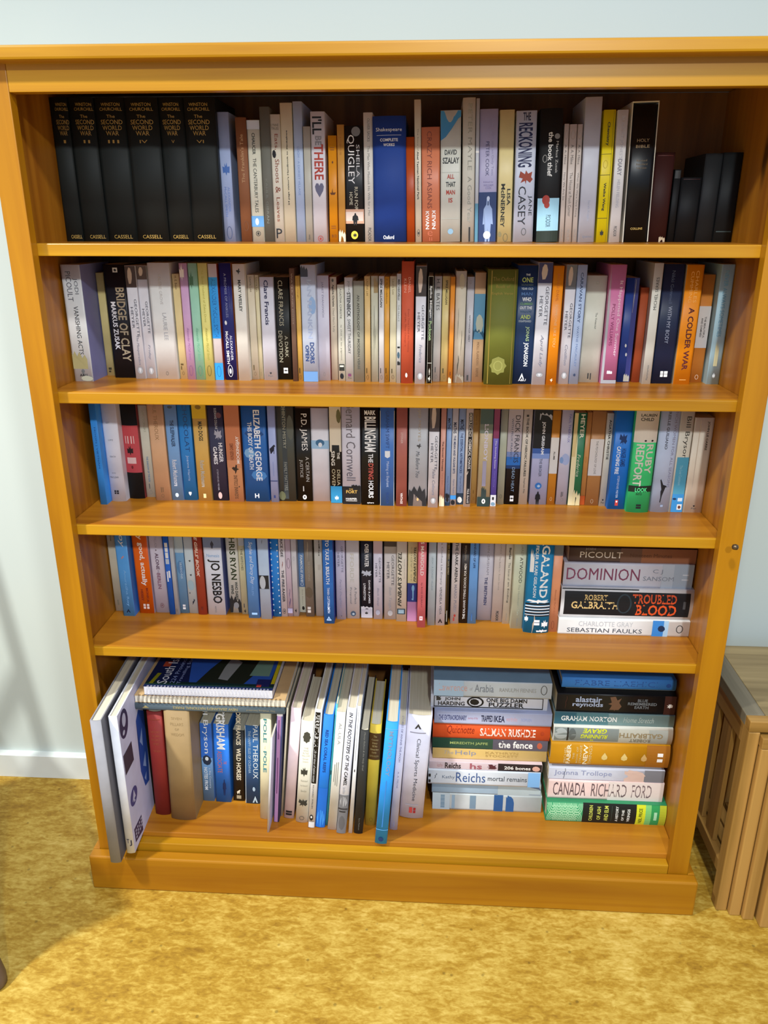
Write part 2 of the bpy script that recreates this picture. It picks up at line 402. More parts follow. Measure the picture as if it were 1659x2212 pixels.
def cover_mesh(T, H, D, bulge, ct, over):
    """wrap-round cover: back board, spine, front board with real thickness"""
    n = 10; out = []; inn = []
    a, b = -T / 2, T / 2
    out.append((a, D)); inn.append((a + ct, D))
    for i in range(n + 1):
        x = a + T * i / n; y = spine_y(x, T, bulge)
        out.append((x, y)); xi = (a + ct) + (T - 2 * ct) * i / n; inn.append((xi, spine_y(x, T, bulge) + max(ct, .0006)))
    out.append((b, D)); inn.append((b - ct, D))
    m = len(out); V = []; Fc = []
    for z in (0, H):
        V += [(x, y, z) for x, y in out]; V += [(x, y, z) for x, y in inn]
    o0, i0, o1, i1 = 0, m, 2 * m, 3 * m
    for k in range(m - 1):
        Fc += [(o0 + k, o0 + k + 1, o1 + k + 1, o1 + k), (i0 + k + 1, i0 + k, i1 + k, i1 + k + 1), (o1 + k, o1 + k + 1, i1 + k + 1, i1 + k), (o0 + k + 1, o0 + k, i0 + k, i0 + k + 1)]
    Fc += [(o0, o1, i1, i0), (o0 + m - 1, i0 + m - 1, i1 + m - 1, o1 + m - 1)]
    me = bpy.data.meshes.new('cover'); me.from_pydata(V, [], Fc); me.update()
    # a front/back board faces get slot 1 : k==0 and k==m-2 outer faces
    idx = 0
    for k in range(m - 1):
        if k in (0, m - 2): me.polygons[idx].material_index = 1
        if 0 < k < m - 2: me.polygons[idx].use_smooth = True
        idx += 4
    return me
def make_book(b):
    T, H, D = b['T'], b['h'], b['d']
    kind = b['kind']; col = b['col']
    if b.get('lie'):
        root = empty('book', (b['xr'], b['y'], b['z'] + T / 2), (0, -math.pi / 2, 0))
    else:
        root = empty('book', (b['x'], b['y'], b['z']), (0, b.get('lean', 0), b.get('rz', 0)))
    tag(root, b['label'], 'book', b['group'])
    if kind == 'rev':   # page edges outward
        link('cover', box(-T / 2, T / 2, .0006, D, 0, H, .0004), paper('#9a9a90', .5), root)
        link('page_block', box(-T / 2 + .0007, T / 2 - .0007, -.0012, D - .001, .001, H - .001, .0003), pages(), root)
        return root
    hb = kind in ('hb', 'slip')
    ct = .0022 if hb else .0005
    ct = min(ct, T * .25)
    bulge = min(.0045, T * .11) if kind == 'hb' else (min(.0022, T * .06) if kind == 'slip' else min(.0006, T * .04))
    ob = (.0 if kind == 'slip' else 0)
    me = cover_mesh(T, H, D, bulge, ct, 0)
    me.materials.append(paper(col, .62 if hb else .4)); me.materials.append(paper(b.get('cf') or col, .45))
    if kind == 'slip': me.materials[0] = paper(col, .35)
    link('cover', me, None, root)
    ins = .0028 if hb else .0
    link('page_block', box(-T / 2 + ct + .0001, T / 2 - ct - .0001, ct + .0012, D - (.004 if hb else .0003), ins + .0002, H - ins - .0002), pages(), root)
    if kind == 'slip':
        g = .0016
        for a, c in ((-T / 2 - g, -T / 2 - .0002), (T / 2 + .0002, T / 2 + g)):
            link('slipcase_side', box(a, c, -.001, D, -.0 + .0002, H + .003, .0004), paper('#d8d2c2', .7), root)
        link('slipcase_top', box(-T / 2 - g, T / 2 + g, -.001, D, H + .0032, H + .005, .0004), paper('#d8d2c2', .7), root)
    k = 0
    for it in b['items']:
        t, u0, u1, v0, v1, c, m = it
        if u1 - u0 < .0004: continue
        a, d = -T / 2 + T * v0, -T / 2 + T * v1
        k += 1; eps = EPS + .00004 * k
        if t == '=':
            me = band(u0, u1, a, d, T, bulge, eps); nm = 'spine_band'
        elif t == '@rect':
            me = band(u0, u1, a, d, T, bulge, eps, 3); nm = 'spine_block'
        elif t == '@ring':
            me = ring_mesh(u0, u1, a, d, T, bulge, eps); nm = 'publisher_mark'
        elif t.startswith('@arc'):
            nm = 'knot_pattern'; bm = bmesh.new(); polys = []
            cx = (u0 + u1) / 2; ru = (u1 - u0) / 2; n = 12
            for base, sg in ((a, 1), (d, -1)):
                for rr in (1, .78, .56, .34):
                    P = []
                    for r_ in (rr, rr - .1):
                        row = []
                        for i in range(n + 1):
                            th = math.pi * i / n
                            row.append((base + sg * (d - a) * .62 * r_ * math.sin(th), min(max(cx + ru * r_ * math.cos(th), .001), H - .001)))
                        P.append(row)
                    for i in range(n): polys.append([P[0][i], P[0][i + 1], P[1][i + 1], P[1][i]])
            bm.free(); me = poly_mesh(polys, T, bulge, eps)
        elif t[0] == '@':
            nm = 'spine_emblem'
            polys = [circ(18)] if t == '@e' else SHAPES[t[1:]]
            flip = b.get('lie')
            me = poly_mesh([[(a + (d - a) * x, u0 + (u1 - u0) * y) for x, y in P] if not flip else [(a + (d - a) * y, u1 - (u1 - u0) * x) for x, y in P] for P in polys], T, bulge, eps)
        else:
            nm = 'spine_lettering'
            vs, fs = TEXTS[(t, 'b' in m, 'i' in m)]
            if not vs: continue
            md = m[0]
            if md == 'D': V = [(a + (d - a) * y, u1 - (u1 - u0) * x) for x, y in vs]
            elif md == 'U': V = [(d - (d - a) * y, u0 + (u1 - u0) * x) for x, y in vs]
            elif md == 'V': V = [(a + (d - a) * x, u0 + (u1 - u0) * y) for x, y in vs]
            else: V = [(a + (d - a) * x, u0 + (u1 - u0) * y) for x, y in vs]
            me = flat_mesh(V, fs, T, bulge, eps)
        link(nm, me, ink(c), root)
    return root

# ------------------------------------------------------------------ the books (metres; x,y,z = foot of the spine, T thickness, h height, d depth)
def bk(**k): BOOKS.append(k)
bk(x=-.5535,y=.1656,z=1.253,T=.0291,h=.2233,d=.14,kind='hb',col='#1b2120',label='black cloth hardback of a matching history set, gilt numeral I, top shelf',group='set of black history volumes',items=[('WINSTON',.2099,.2148,.36,.96,'#b4934a','H'),('CHURCHILL',.2031,.2078,.3,1.02,'#b4934a','H'),('The',.1923,.197,.51,.78,'#b4934a','H'),('SECOND',.1828,.1897,.3,1,'#b4934a','H'),('WORLD',.1741,.1811,.34,.96,'#b4934a','H'),('WAR',.1661,.1728,.44,.86,'#b4934a','H'),('I',.1545,.1593,.6,.72,'#b4934a','H'),('CASSELL',.0049,.0108,.34,.96,'#b4934a','H')])
bk(x=-.5172,y=.168,z=1.253,T=.043,h=.2233,d=.14,kind='hb',col='#1b2120',label='black cloth hardback of a matching history set, gilt numeral II, top shelf',group='set of black history volumes',items=[('WINSTON',.2099,.2148,.32,.92,'#b4934a','H'),('CHURCHILL',.2031,.2078,.26,.98,'#b4934a','H'),('The',.1924,.1971,.47,.74,'#b4934a','H'),('SECOND',.1829,.1898,.26,.96,'#b4934a','H'),('WORLD',.1742,.1811,.3,.92,'#b4934a','H'),('WAR',.1661,.1729,.4,.82,'#b4934a','H'),('II',.1545,.1593,.5,.74,'#b4934a','H'),('CASSELL',.0049,.0108,.3,.92,'#b4934a','H')])
bk(x=-.4697,y=.1704,z=1.253,T=.0514,h=.2233,d=.1386,kind='hb',col='#1b2120',label='black cloth hardback of a matching history set, gilt numeral III, top shelf',group='set of black history volumes',items=[('WINSTON',.2099,.2148,.24,.84,'#b4934a','H'),('CHURCHILL',.2031,.2078,.18,.9,'#b4934a','H'),('The',.1924,.1971,.39,.66,'#b4934a','H'),('SECOND',.1829,.1898,.18,.88,'#b4934a','H'),('WORLD',.1742,.1811,.22,.84,'#b4934a','H'),('WAR',.1661,.1729,.32,.74,'#b4934a','H'),('III',.1545,.1594,.36,.72,'#b4934a','H'),('CASSELL',.0049,.0109,.22,.84,'#b4934a','H')])
bk(x=-.4156,y=.1668,z=1.253,T=.0542,h=.2225,d=.14,kind='hb',col='#1b2120',label='black cloth hardback of a matching history set, gilt numeral IV, top shelf',group='set of black history volumes',items=[('WINSTON',.2091,.214,.2,.8,'#b4934a','H'),('CHURCHILL',.2023,.207,.14,.86,'#b4934a','H'),('The',.1917,.1964,.35,.62,'#b4934a','H'),('SECOND',.1822,.1891,.14,.84,'#b4934a','H'),('WORLD',.1736,.1805,.18,.8,'#b4934a','H'),('WAR',.1655,.1723,.28,.7,'#b4934a','H'),('IV',.154,.1588,.38,.62,'#b4934a','H'),('CASSELL',.0051,.011,.18,.8,'#b4934a','H')])
bk(x=-.3669,y=.1692,z=1.253,T=.0428,h=.2225,d=.1398,kind='hb',col='#1b2120',label='black cloth hardback of a matching history set, gilt numeral V, top shelf',group='set of black history volumes',items=[('WINSTON',.2091,.214,.2,.8,'#b4934a','H'),('CHURCHILL',.2023,.207,.14,.86,'#b4934a','H'),('The',.1917,.1964,.35,.62,'#b4934a','H'),('SECOND',.1822,.1891,.14,.84,'#b4934a','H'),('WORLD',.1736,.1805,.18,.8,'#b4934a','H'),('WAR',.1655,.1723,.28,.7,'#b4934a','H'),('V',.154,.1588,.44,.56,'#b4934a','H'),('CASSELL',.0051,.011,.18,.8,'#b4934a','H')])
bk(x=-.319,y=.1656,z=1.253,T=.0509,h=.2217,d=.14,kind='hb',col='#1b2120',label='black cloth hardback of a matching history set, gilt numeral VI, top shelf',group='set of black history volumes',items=[('WINSTON',.2084,.2132,.17,.77,'#b4934a','H'),('CHURCHILL',.2016,.2063,.11,.83,'#b4934a','H'),('The',.191,.1957,.32,.59,'#b4934a','H'),('SECOND',.1816,.1884,.11,.81,'#b4934a','H'),('WORLD',.173,.1798,.15,.77,'#b4934a','H'),('WAR',.165,.1717,.25,.67,'#b4934a','H'),('VI',.1535,.1583,.35,.59,'#b4934a','H'),('CASSELL',.0053,.0111,.15,.77,'#b4934a','H')])
bk(x=-.2839,y=.174,z=1.253,T=.0187,h=.2009,d=.128,kind='pb',col='#a9bbe2',label='pale blue paperback with a small blue leaf emblem, seventh from left, top shelf',group='books on the top shelf',items=[('@leaf',.1047,.1254,.2,.85,'#4a74bf','D'),('ALEXANDER',.048,.0871,.55,.75,'#7d96cf','D'),('McCALL SMITH',.0406,.0871,.25,.45,'#6f8ac8','D'),('@ring',.004,.0249,.25,.75,'#3f4c70','D')])
bk(x=-.2539,y=.1704,z=1.253,T=.0181,h=.1923,d=.1386,kind='hb',col='#95603f',label='slim brown leather-look book with tan upright lettering, eighth from left, top shelf',group='books on the top shelf',cf='#5a2620',items=[("The Franklin's Tale",.0933,.1671,.35,.65,'#c99f74','U'),('@ring',.0174,.0332,.3,.75,'#6d4229','D')])
bk(x=-.234,y=.1728,z=1.253,T=.0211,h=.1887,d=.128,kind='pb',col='#ecead4',label='cream paperback with a blue picture band low on the spine, top shelf',group='books on the top shelf',items=[('=',.1749,.1882,0,1,'#c6cde2','D'),('CHAUCER',.1369,.1695,.35,.6,'#3d3d36','Db'),('THE CANTERBURY TALES',.0472,.1314,.35,.62,'#3d3d36','D'),('=',.0241,.0414,0,1,'#6aa3d9','D'),('@e',.0266,.0381,.3,.6,'#d5e3ee','D'),('@ring',.0091,.0174,.3,.7,'#333','D'),('@e',.0113,.0153,.42,.58,'#333','D')])
bk(x=-.2138,y=.1692,z=1.253,T=.016,h=.2075,d=.1398,kind='hb',col='#74756b',label='tall olive grey cloth book with barely visible lettering, tenth from left, top shelf',group='books on the top shelf',items=[('KAHLIL GIBRAN',.0299,.0995,.3,.55,'#85867b','D')])
bk(x=-.1974,y=.1716,z=1.253,T=.0163,h=.1967,d=.128,kind='pb',col='#ebe5d2',label='cream paperback with brown serif title and large letter P, 11th from left, top shelf',group='books on the top shelf',items=[('LYNNE',.1789,.1827,.1,.85,'#7b7466','H'),('TRUSS',.1738,.1776,.12,.85,'#7b7466','H'),('Eats,',.1437,.1677,.35,.75,'#93503a','D'),('@blob',.1312,.1437,.1,.5,'#1c1c20','D'),('Shoots',.0932,.1297,.35,.78,'#93503a','D'),('&',.0772,.0876,.3,.8,'#93503a','D'),('Leaves',.0324,.0707,.35,.72,'#93503a','D'),('P',.0058,.0213,.2,.8,'#1c1c20','H')])
bk(x=-.1791,y=.174,z=1.253,T=.0193,h=.2137,d=.128,kind='pb',col='#efe5c6',label='tall cream slim guide with black upward lettering, 12th from left, top shelf',group='books on the top shelf',items=[("24 page visitor's Handbook to Zimbabwe",.0586,.1732,.42,.58,'#222','Ub')])
bk(x=-.1607,y=.1764,z=1.253,T=.0147,h=.2159,d=.128,kind='pb',col='#bccfef',label='tall plain pale blue slim book, 13th from left, top shelf',group='books on the top shelf',items=[('LEIGH - A DORSET VILLAGE',.0741,.1486,.36,.6,'#8ba3d0','D')])
bk(x=-.146,y=.1728,z=1.253,T=.0114,h=.1787,d=.111,kind='pb',col='#c9c7b9',label='short grey slim paperback beside the heart-spined book, 14th from left, top shelf',group='books on the top shelf',items=[('uwap',.0034,.0117,.35,.6,'#444','D')])
bk(x=-.1277,y=.1752,z=1.253,T=.0232,h=.2008,d=.128,kind='pb',col='#ebe9f0',label='white paperback with hand-drawn black and red title and grey heart, top shelf',group='books on the top shelf',items=[("I'LL",.1669,.1936,.12,.8,'#1c1c20','Db'),('BE',.1507,.1646,.3,.75,'#8f8f99','Db'),('THERE',.0981,.1523,.2,.85,'#b8402e','Db'),('@heart',.0708,.0933,.2,.85,'#6c6c86','D'),('@ring',.0005,.01,.32,.72,'#a33b33','D'),('@e',.003,.007,.44,.6,'#a33b33','D')])
bk(x=-.104,y=.1716,z=1.253,T=.0137,h=.1649,d=.111,kind='pb',col='#ee9a1e',label='short bright orange paperback with a tiny dark boat, 16th from left, top shelf',group='books on the top shelf',items=[('=',.1461,.1472,.25,.75,'#8e4f12','D'),('=',.143,.1441,.25,.75,'#8e4f12','D'),('@e',.1228,.1265,.42,.6,'#6b3a10','D'),('@boat',.0747,.0859,.12,.85,'#6b3a10','D'),('=',.0247,.0258,.2,.8,'#8e4f12','D'),('=',.0214,.0225,.2,.8,'#8e4f12','D'),('813',.0071,.0118,.25,.8,'#6b3a10','H')])
bk(x=-.0899,y=.174,z=1.253,T=.0115,lean=-.0017,h=.1812,d=.111,kind='pb',col='#dda14c',label='faded orange paperback with a torn pale foot, 17th from left, top shelf',group='books on the top shelf',items=[('P. G. WODEHOUSE',.1357,.1743,.35,.6,'#b57628','D'),('@tear',.0005,.0201,0,1,'#ebe2c6','D')])
bk(x=-.0679,y=.1764,z=1.2531,T=.0311,lean=-.0052,h=.1798,d=.111,kind='pb',col='#1e1e20',label='black thriller with white capitals and a yellow dot, 18th from left, top shelf',group='books on the top shelf',items=[('@e',.1637,.1782,.38,.85,'#77777a','D'),('QUIGLEY',.0916,.166,.12,.52,'#f2f2f2','D'),('SHEILA',.102,.1514,.62,.8,'#d9d9dc','D'),('RUN FOR',.0505,.0868,.5,.68,'#d8d0b4','D'),('HOME',.0586,.0788,.22,.4,'#d8d0b4','D'),('=',.0292,.0521,0,1,'#d9a98c','D'),('=',.0333,.048,0,.95,'#eed8c8','D'),('@man',.0267,.0464,.3,.75,'#1c1c20','D'),('@e',.0043,.0176,.28,.66,'#efdc4e','D'),('@leaf',.0068,.0151,.4,.58,'#333','D')])
bk(x=-.0431,y=.1728,z=1.2531,T=.015,lean=-.0093,h=.1985,d=.128,kind='pb',col='#ebe7dc',label='slim white paperback with fine grey lettering beside the navy volume, top shelf',group='books on the top shelf',items=[('OLIVER SACKS',.1556,.1899,.4,.68,'#75736e','D'),('The Man Who Mistook His Wife for a Hat',.0414,.1494,.38,.64,'#8d8b87','D'),('PICADOR',.001,.0226,.35,.7,'#333','D')])
bk(x=-.0073,y=.1692,z=1.2534,T=.054,lean=-.0151,h=.1923,d=.1398,kind='hb',col='#23479a',label='thick navy blue hardback with small white serif heading, 20th from left, top shelf',group='books on the top shelf',items=[('Shakespeare',.1682,.1752,.1,.88,'#e8ecf4','H'),('=',.1636,.1643,.12,.86,'#b9c4dc','D'),('COMPLETE',.1548,.1594,.22,.76,'#e8ecf4','Hb'),('WORKS',.1477,.152,.32,.66,'#e8ecf4','Hb'),('Oxford',.0043,.0106,.28,.62,'#f4f6fa','Hb')])
bk(x=.0272,y=.1716,z=1.2531,T=.0135,lean=-.0207,h=.162,d=.111,kind='pb',col='#c4511d',label='short dark orange paperback beside the navy volume, 21st from left, top shelf',group='books on the top shelf',items=[])
bk(x=.0402,y=.174,z=1.2531,T=.0104,lean=-.0228,h=.2169,d=.128,kind='pb',col='#ece3ca',label='very tall narrow cream book with small bold black title, 22nd from left, top shelf',group='books on the top shelf',items=[('The Story of',.1414,.1744,.38,.62,'#8c8878','D'),('Abel Tasman National Park',.0666,.1407,.36,.64,'#2a2926','Db'),('@ring',.0086,.0202,.3,.75,'#333','D'),('@e',.0119,.0161,.4,.65,'#333','D')])
bk(x=.0615,y=.1764,z=1.2534,T=.0299,lean=-.0244,h=.1768,d=.111,kind='pb',col='#e68b65',label='coral paperback with brown capitals and white surname at foot, 23rd from left, top shelf',group='books on the top shelf',items=[('CRAZY RICH ASIANS',.0529,.1707,.3,.56,'#87412f','D'),('KEVIN',.0202,.0496,.56,.76,'#f6eee8','Db'),('KWAN',.0202,.0488,.2,.4,'#f6eee8','Db'),('e',.0094,.0177,.3,.6,'#c06848','H'),('=',.0016,.0073,.4,.44,'#c06848','D'),('=',.0016,.0073,.52,.56,'#c06848','D')])
bk(x=.0943,y=.1728,z=1.2534,T=.0329,lean=-.0244,h=.2006,d=.128,kind='pb',col='#dde0d4',label='pale grey paperback with blue swoosh and stacked black and red words, top shelf',group='books on the top shelf',items=[('@swoosh',.1565,.2001,0,1,'#3d86bf','D'),('DAVID',.135,.1427,.2,.8,'#22262a','Hb'),('SZALAY',.1218,.1311,.1,.92,'#22262a','Hb'),('=',.1082,.1088,.05,.95,'#bfc3b8','D'),('ALL',.0987,.1057,.32,.68,'#b5412f','Hb'),('THAT',.0864,.094,.26,.74,'#22262a','Hb'),('MAN',.0745,.0816,.28,.72,'#b5412f','Hb'),('IS',.0621,.0692,.4,.6,'#b5412f','Hb'),('=',.0363,.0369,.05,.95,'#bfc3b8','D'),('@e',.012,.0211,.36,.64,'#8fb4cc','D')])
bk(x=.1236,y=.1692,z=1.2533,T=.02,lean=-.0244,h=.2182,d=.1398,kind='hb',col='#d6d4c6',label='tall stone-grey jacketed hardback with wide-spaced grey capitals, 25th from left, top shelf',group='books on the top shelf',items=[('PETER MAYLE',.1113,.2101,.42,.75,'#98978b','D'),('A Good Year',.0301,.1019,.42,.75,'#98978b','D'),('=',.0006,.0236,.55,.68,'#222','D')])
bk(x=.1376,y=.1716,z=1.2531,T=.0054,lean=-.0244,h=.2177,d=.128,kind='pb',col='#c7ccd4',label='very slim tall scuffed white and blue booklet, 26th from left, top shelf',group='books on the top shelf',items=[('=',.0005,.0608,0,1,'#5f93ab','D'),('=',.1378,.1409,0,1,'#eee','D')])
bk(x=.1558,y=.174,z=1.2534,T=.0291,lean=-.0244,h=.2023,d=.128,kind='pb',col='#b9b6d8',label='lilac paperback with a photo of a suited man on its lower half, top shelf',group='books on the top shelf',items=[('Tragically I was an Only Twin',.1037,.1896,.64,.8,'#9b95bd','D'),('PETER COOK',.1029,.1548,.35,.54,'#4c4a74','D'),('Edited by',.0919,.095,.25,.8,'#8e88b4','H'),('WILLIAM',.0871,.0903,.25,.8,'#8e88b4','H'),('COOK',.0829,.086,.35,.7,'#8e88b4','H'),('=',.0005,.0781,0,1,'#2c406f','D'),('@man',.0005,.072,.15,.9,'#9db3da','D'),('@e',.0648,.072,.45,.62,'#c8d3e8','D'),('=',.0576,.064,.5,.56,'#24355e','D'),('@e',.0047,.0173,.28,.7,'#e8ecf0','D')])
bk(x=.185,y=.1764,z=1.2533,T=.0235,lean=-.0244,h=.2013,d=.128,kind='pb',col='#efdf9e',label='pale yellow paperback with black capitals low on the spine, 28th from left, top shelf',group='books on the top shelf',items=[('LISA',.0577,.0832,.62,.86,'#26261f','Db'),('McINERNEY',.0236,.0911,.2,.48,'#26261f','Db'),('@ring',.0005,.0137,.4,.75,'#6b6548','D'),('@blob',.008,.0162,.05,.3,'#8a7f58','D')])
bk(x=.216,y=.1728,z=1.2534,T=.0324,lean=-.0244,h=.1993,d=.128,kind='pb',col='#d5def0',label='icy white thriller with dark blue block title and red splash, top shelf',group='books on the top shelf',items=[('THE',.185,.1969,.32,.7,'#2a2b44','Hb'),('RECKONING',.116,.1817,.12,.82,'#1e2454','Db'),('@splat',.0901,.1113,.2,.9,'#a2442c','D'),('JANE',.0415,.0727,.68,.9,'#26262c','D'),('CASEY',.0269,.087,.2,.58,'#26262c','D'),('@ring',.0105,.022,.4,.65,'#444','D')])
bk(x=.2554,y=.1692,z=1.2534,T=.0353,lean=-.0244,h=.2019,d=.1398,kind='hb',col='#191b1d',label='black hardback with pale blue band and red ovals near foot, top shelf',group='books on the top shelf',items=[('the book thief',.1016,.1676,.38,.6,'#e8e8e4','Db'),('Markus Zusak',.1063,.1539,.74,.85,'#c8c8c4','D'),('@e',.157,.1653,.65,.9,'#888','D'),('@ring',.1226,.1341,.15,.35,'#b8b8b4','D'),('=',.018,.0686,0,1,'#a7d7ea','D'),('@e',.0583,.0734,.2,.55,'#a83a2c','D'),('@e',.053,.063,.3,.55,'#a83a2c','D'),('PICADOR',.024,.0427,.4,.62,'#22303a','D'),('=',.0005,.018,0,1,'#2e382f','D')])
bk(x=.2801,y=.1716,z=1.2531,T=.0072,lean=-.0244,h=.18,d=.111,kind='pb',col='#dacdc2',label='small beige slim paperback, leftmost of a matching trio, 31st from left, top shelf',group='trio of small beige paperbacks',items=[('@ring',.1571,.1707,.2,.8,'#a79c94','D'),('A. A. Milne',.1204,.1495,.3,.7,'#6b625c','D'),('Now We Are Six',.0655,.1079,.3,.72,'#857b74','D'),('METHUEN',.0024,.0204,.3,.7,'#a0968e','D')])
bk(x=.2911,y=.174,z=1.2531,T=.0114,lean=-.0244,h=.1796,d=.111,kind='pb',col='#dacdc2',label='small beige slim paperback, widest of a matching trio, 32nd from left, top shelf',group='trio of small beige paperbacks',items=[('@ring',.1573,.1709,.2,.8,'#a79c94','D'),('A. A. Milne',.1205,.1497,.3,.7,'#6b625c','D'),('The House at Pooh Corner',.0407,.1081,.3,.72,'#857b74','D'),('METHUEN',.0024,.0204,.3,.7,'#a0968e','D')])
bk(x=.3025,y=.1764,z=1.2531,T=.0079,lean=-.0244,h=.1798,d=.111,kind='pb',col='#dacdc2',label='small beige slim paperback, rightmost of a matching trio, 33rd from left, top shelf',group='trio of small beige paperbacks',items=[('@ring',.1574,.1711,.2,.8,'#a79c94','D'),('A. A. Milne',.1206,.1498,.3,.7,'#6b625c','D'),('When We Were Very Young',.0399,.1082,.3,.72,'#857b74','D'),('METHUEN',.0024,.0204,.3,.7,'#a0968e','D')])
bk(x=.3213,y=.1728,z=1.2533,T=.0259,lean=-.0244,h=.2184,d=.128,kind='pb',col='#ccd0dd',label='very tall thick plain white paperback, 34th from left, top shelf',group='books on the top shelf',items=[('Sarah Knight',.0334,.0655,.45,.62,'#a9adbd','D'),('Quercus',.0064,.0107,.25,.85,'#7b8092','H')])
bk(x=.3478,y=.1752,z=1.2532,T=.0185,lean=-.0244,h=.2003,d=.128,kind='pb',col='#f2dc1a',label='bright yellow paperback with thin black rules, 35th from left, top shelf',group='books on the top shelf',items=[('Chemistry',.148,.1827,.3,.6,'#2a2a20','Db'),('=',.1352,.1358,0,.85,'#3a3818','D'),('@ring',.1142,.1266,.2,.6,'#c9b416','D'),('=',.1039,.1046,0,.85,'#3a3818','D'),('Weike Wang',.0495,.0924,.3,.58,'#2a2a20','Db'),('=',.0376,.0383,0,.85,'#3a3818','D'),('@leaf',.009,.0205,.3,.6,'#222','D'),('=',.0005,.1998,.84,.865,'#6b6518','D')])
bk(x=.368,y=.1716,z=1.2532,T=.0166,lean=-.0244,h=.1997,d=.128,kind='pb',col='#e7e5e3',label='white paperback with faded grey capitals beside the yellow book, 36th from left, top shelf',group='books on the top shelf',items=[("BRIDGET JONES'S",.1278,.1911,.35,.7,'#b9b7c2','D'),('DIARY',.1031,.1278,.32,.72,'#8f8d98','Db'),('HELEN FIELDING',.0543,.0968,.38,.66,'#b5b3ba','D'),('PICADOR',.0091,.0254,.35,.65,'#444','D')])
bk(x=.4025,y=.172,z=1.2535,T=.0388,lean=-.0244,h=.2065,d=.137,kind='slip',col='#0d0f13',label='black leather scripture volume in a worn white-edged slipcase, 37th from left, top shelf',group='books on the top shelf',items=[('HOLY',.1525,.1573,.25,.75,'#a8906a','H'),('BIBLE',.144,.1483,.22,.78,'#a8906a','H'),('Revised',.1238,.1266,.3,.72,'#7d6b50','H'),('Standard',.1183,.1211,.28,.74,'#7d6b50','H'),('Version',.1128,.1155,.3,.72,'#7d6b50','H'),('COLLINS',.0196,.0231,.25,.75,'#b4934a','Hb')])
bk(x=.4433,y=.196,z=1.253,T=.031,h=.1394,d=.113,kind='hb',col='#3a1613',label='dark maroon old book with a chipped pale foot, 38th from left, top shelf',group='books on the top shelf',items=[('@tear',.0005,.0097,.6,.95,'#c9b79a','D'),('=',.134,.1349,.1,.9,'#5e2a22','D')])
bk(x=.4677,y=.2,z=1.253,T=.0112,h=.1139,d=.109,kind='hb',col='#101214',label='small black slim book with a faint grey label, 39th from left, top shelf',group='books on the top shelf',items=[('=',.1001,.1123,.1,.9,'#3a3c3c','D')])
bk(x=.4914,y=.2,z=1.253,T=.034,h=.1016,d=.109,kind='hb',col='#0f1114',label='low black book with faint maroon line on top, 40th from left, top shelf',group='books on the top shelf',items=[('=',.0982,.0993,.1,.9,'#3a1c1c','D')])
bk(x=.5228,y=.198,z=1.253,T=.0282,h=.1377,d=.111,kind='hb',col='#222527',label='dark grey cloth book second from the right end, 41st from left, top shelf',group='books on the top shelf',items=[])
bk(x=.5527,y=.196,z=1.253,T=.0309,h=.139,d=.113,kind='hb',col='#14191b',label='blackish green book at the far right end, 42nd from left, top shelf',group='books on the top shelf',items=[('=',.0163,.0179,.1,.9,'#33403f','D')])
bk(x=-.5483,y=.1183,z=1.0187,T=.0332,h=.198,d=.128,kind='pb',col='#dfe4e6',label='white paperback at the far left with brown photo at foot, second shelf',group='books on the second shelf',cf='#7f82b4',items=[('JODI',.1498,.1763,.55,.8,'#5b606c','D'),('PICOULT',.1379,.1872,.2,.48,'#5b606c','D'),('VANISHING ACTS',.0473,.1297,.42,.66,'#33363c','D'),('@tear',.0222,.0535,0,.8,'#a79e70','D'),('@man',.0135,.0222,.38,.62,'#6b6f70','D'),('A&U',.0086,.0135,.3,.7,'#222','Hb'),('@blob',.0005,.0103,.35,1,'#b9baa6','D')])
bk(x=-.5232,y=.1773,z=1.0187,T=.0136,h=.1818,d=.111,kind='pb',col='#d9c889',label='short slim tan paperback tucked behind, second from left, second shelf',group='books on the second shelf',items=[('=',.0107,.0148,.3,.7,'#3a3320','D'),('=',.0061,.0091,.3,.6,'#3a3320','D')])
bk(x=-.4884,y=.1568,z=1.0187,T=.0368,h=.1972,d=.128,kind='pb',col='#191a22',label='black paperback with distressed tan title beside white author name, third from left, second shelf',group='books on the second shelf',items=[('BRIDGE OF CLAY',.0299,.1584,.48,.9,'#a8997f','Db'),('MARKUS ZUSAK',.0507,.1341,.18,.42,'#e6e6ec','Db'),('@rect',.1838,.1916,.45,.68,'#cfcfcf','D'),('@blob',.1853,.1898,.5,.63,'#222','D')])
bk(x=-.4571,y=.1498,z=1.0187,T=.0185,h=.1954,d=.128,kind='pb',col='#e3e3ea',label='white romance paperback with dark portrait, beside the black spine, fourth from left, second shelf',group='matching white regency romance paperbacks',items=[('=',.159,.1949,0,1,'#4b3d3b','D'),('@face',.165,.1939,.1,.75,'#c9b7ab','D'),('GEORGETTE',.0741,.1394,.6,.84,'#4c4c58','D'),('HEYER',.0889,.1258,.2,.44,'#4c4c58','D'),('The Masqueraders',.0242,.0764,.4,.68,'#7c7c8c','Di'),('@e',.0089,.021,.28,.78,'#aeb0b2','D'),('@heart',.0102,.0197,.42,.64,'#d9d9dc','D')])
bk(x=-.4385,y=.1536,z=1.0187,T=.0173,h=.1953,d=.128,kind='pb',col='#e3e3ea',label='white romance paperback with pale lady portrait, left of thick plain white, second shelf',group='matching white regency romance paperbacks',items=[('=',.1723,.1948,0,1,'#5a4a45','D'),('@face',.1782,.1938,.1,.75,'#c9b7ab','D'),('GEORGETTE',.08,.1354,.6,.84,'#4c4c58','D'),('HEYER',.0916,.1225,.2,.44,'#4c4c58','D'),('Friday',.0334,.0603,.4,.68,'#7c7c8c','Di'),('@e',.0076,.0197,.28,.78,'#aeb0b2','D'),('@heart',.0089,.0184,.42,.64,'#d9d9dc','D')])
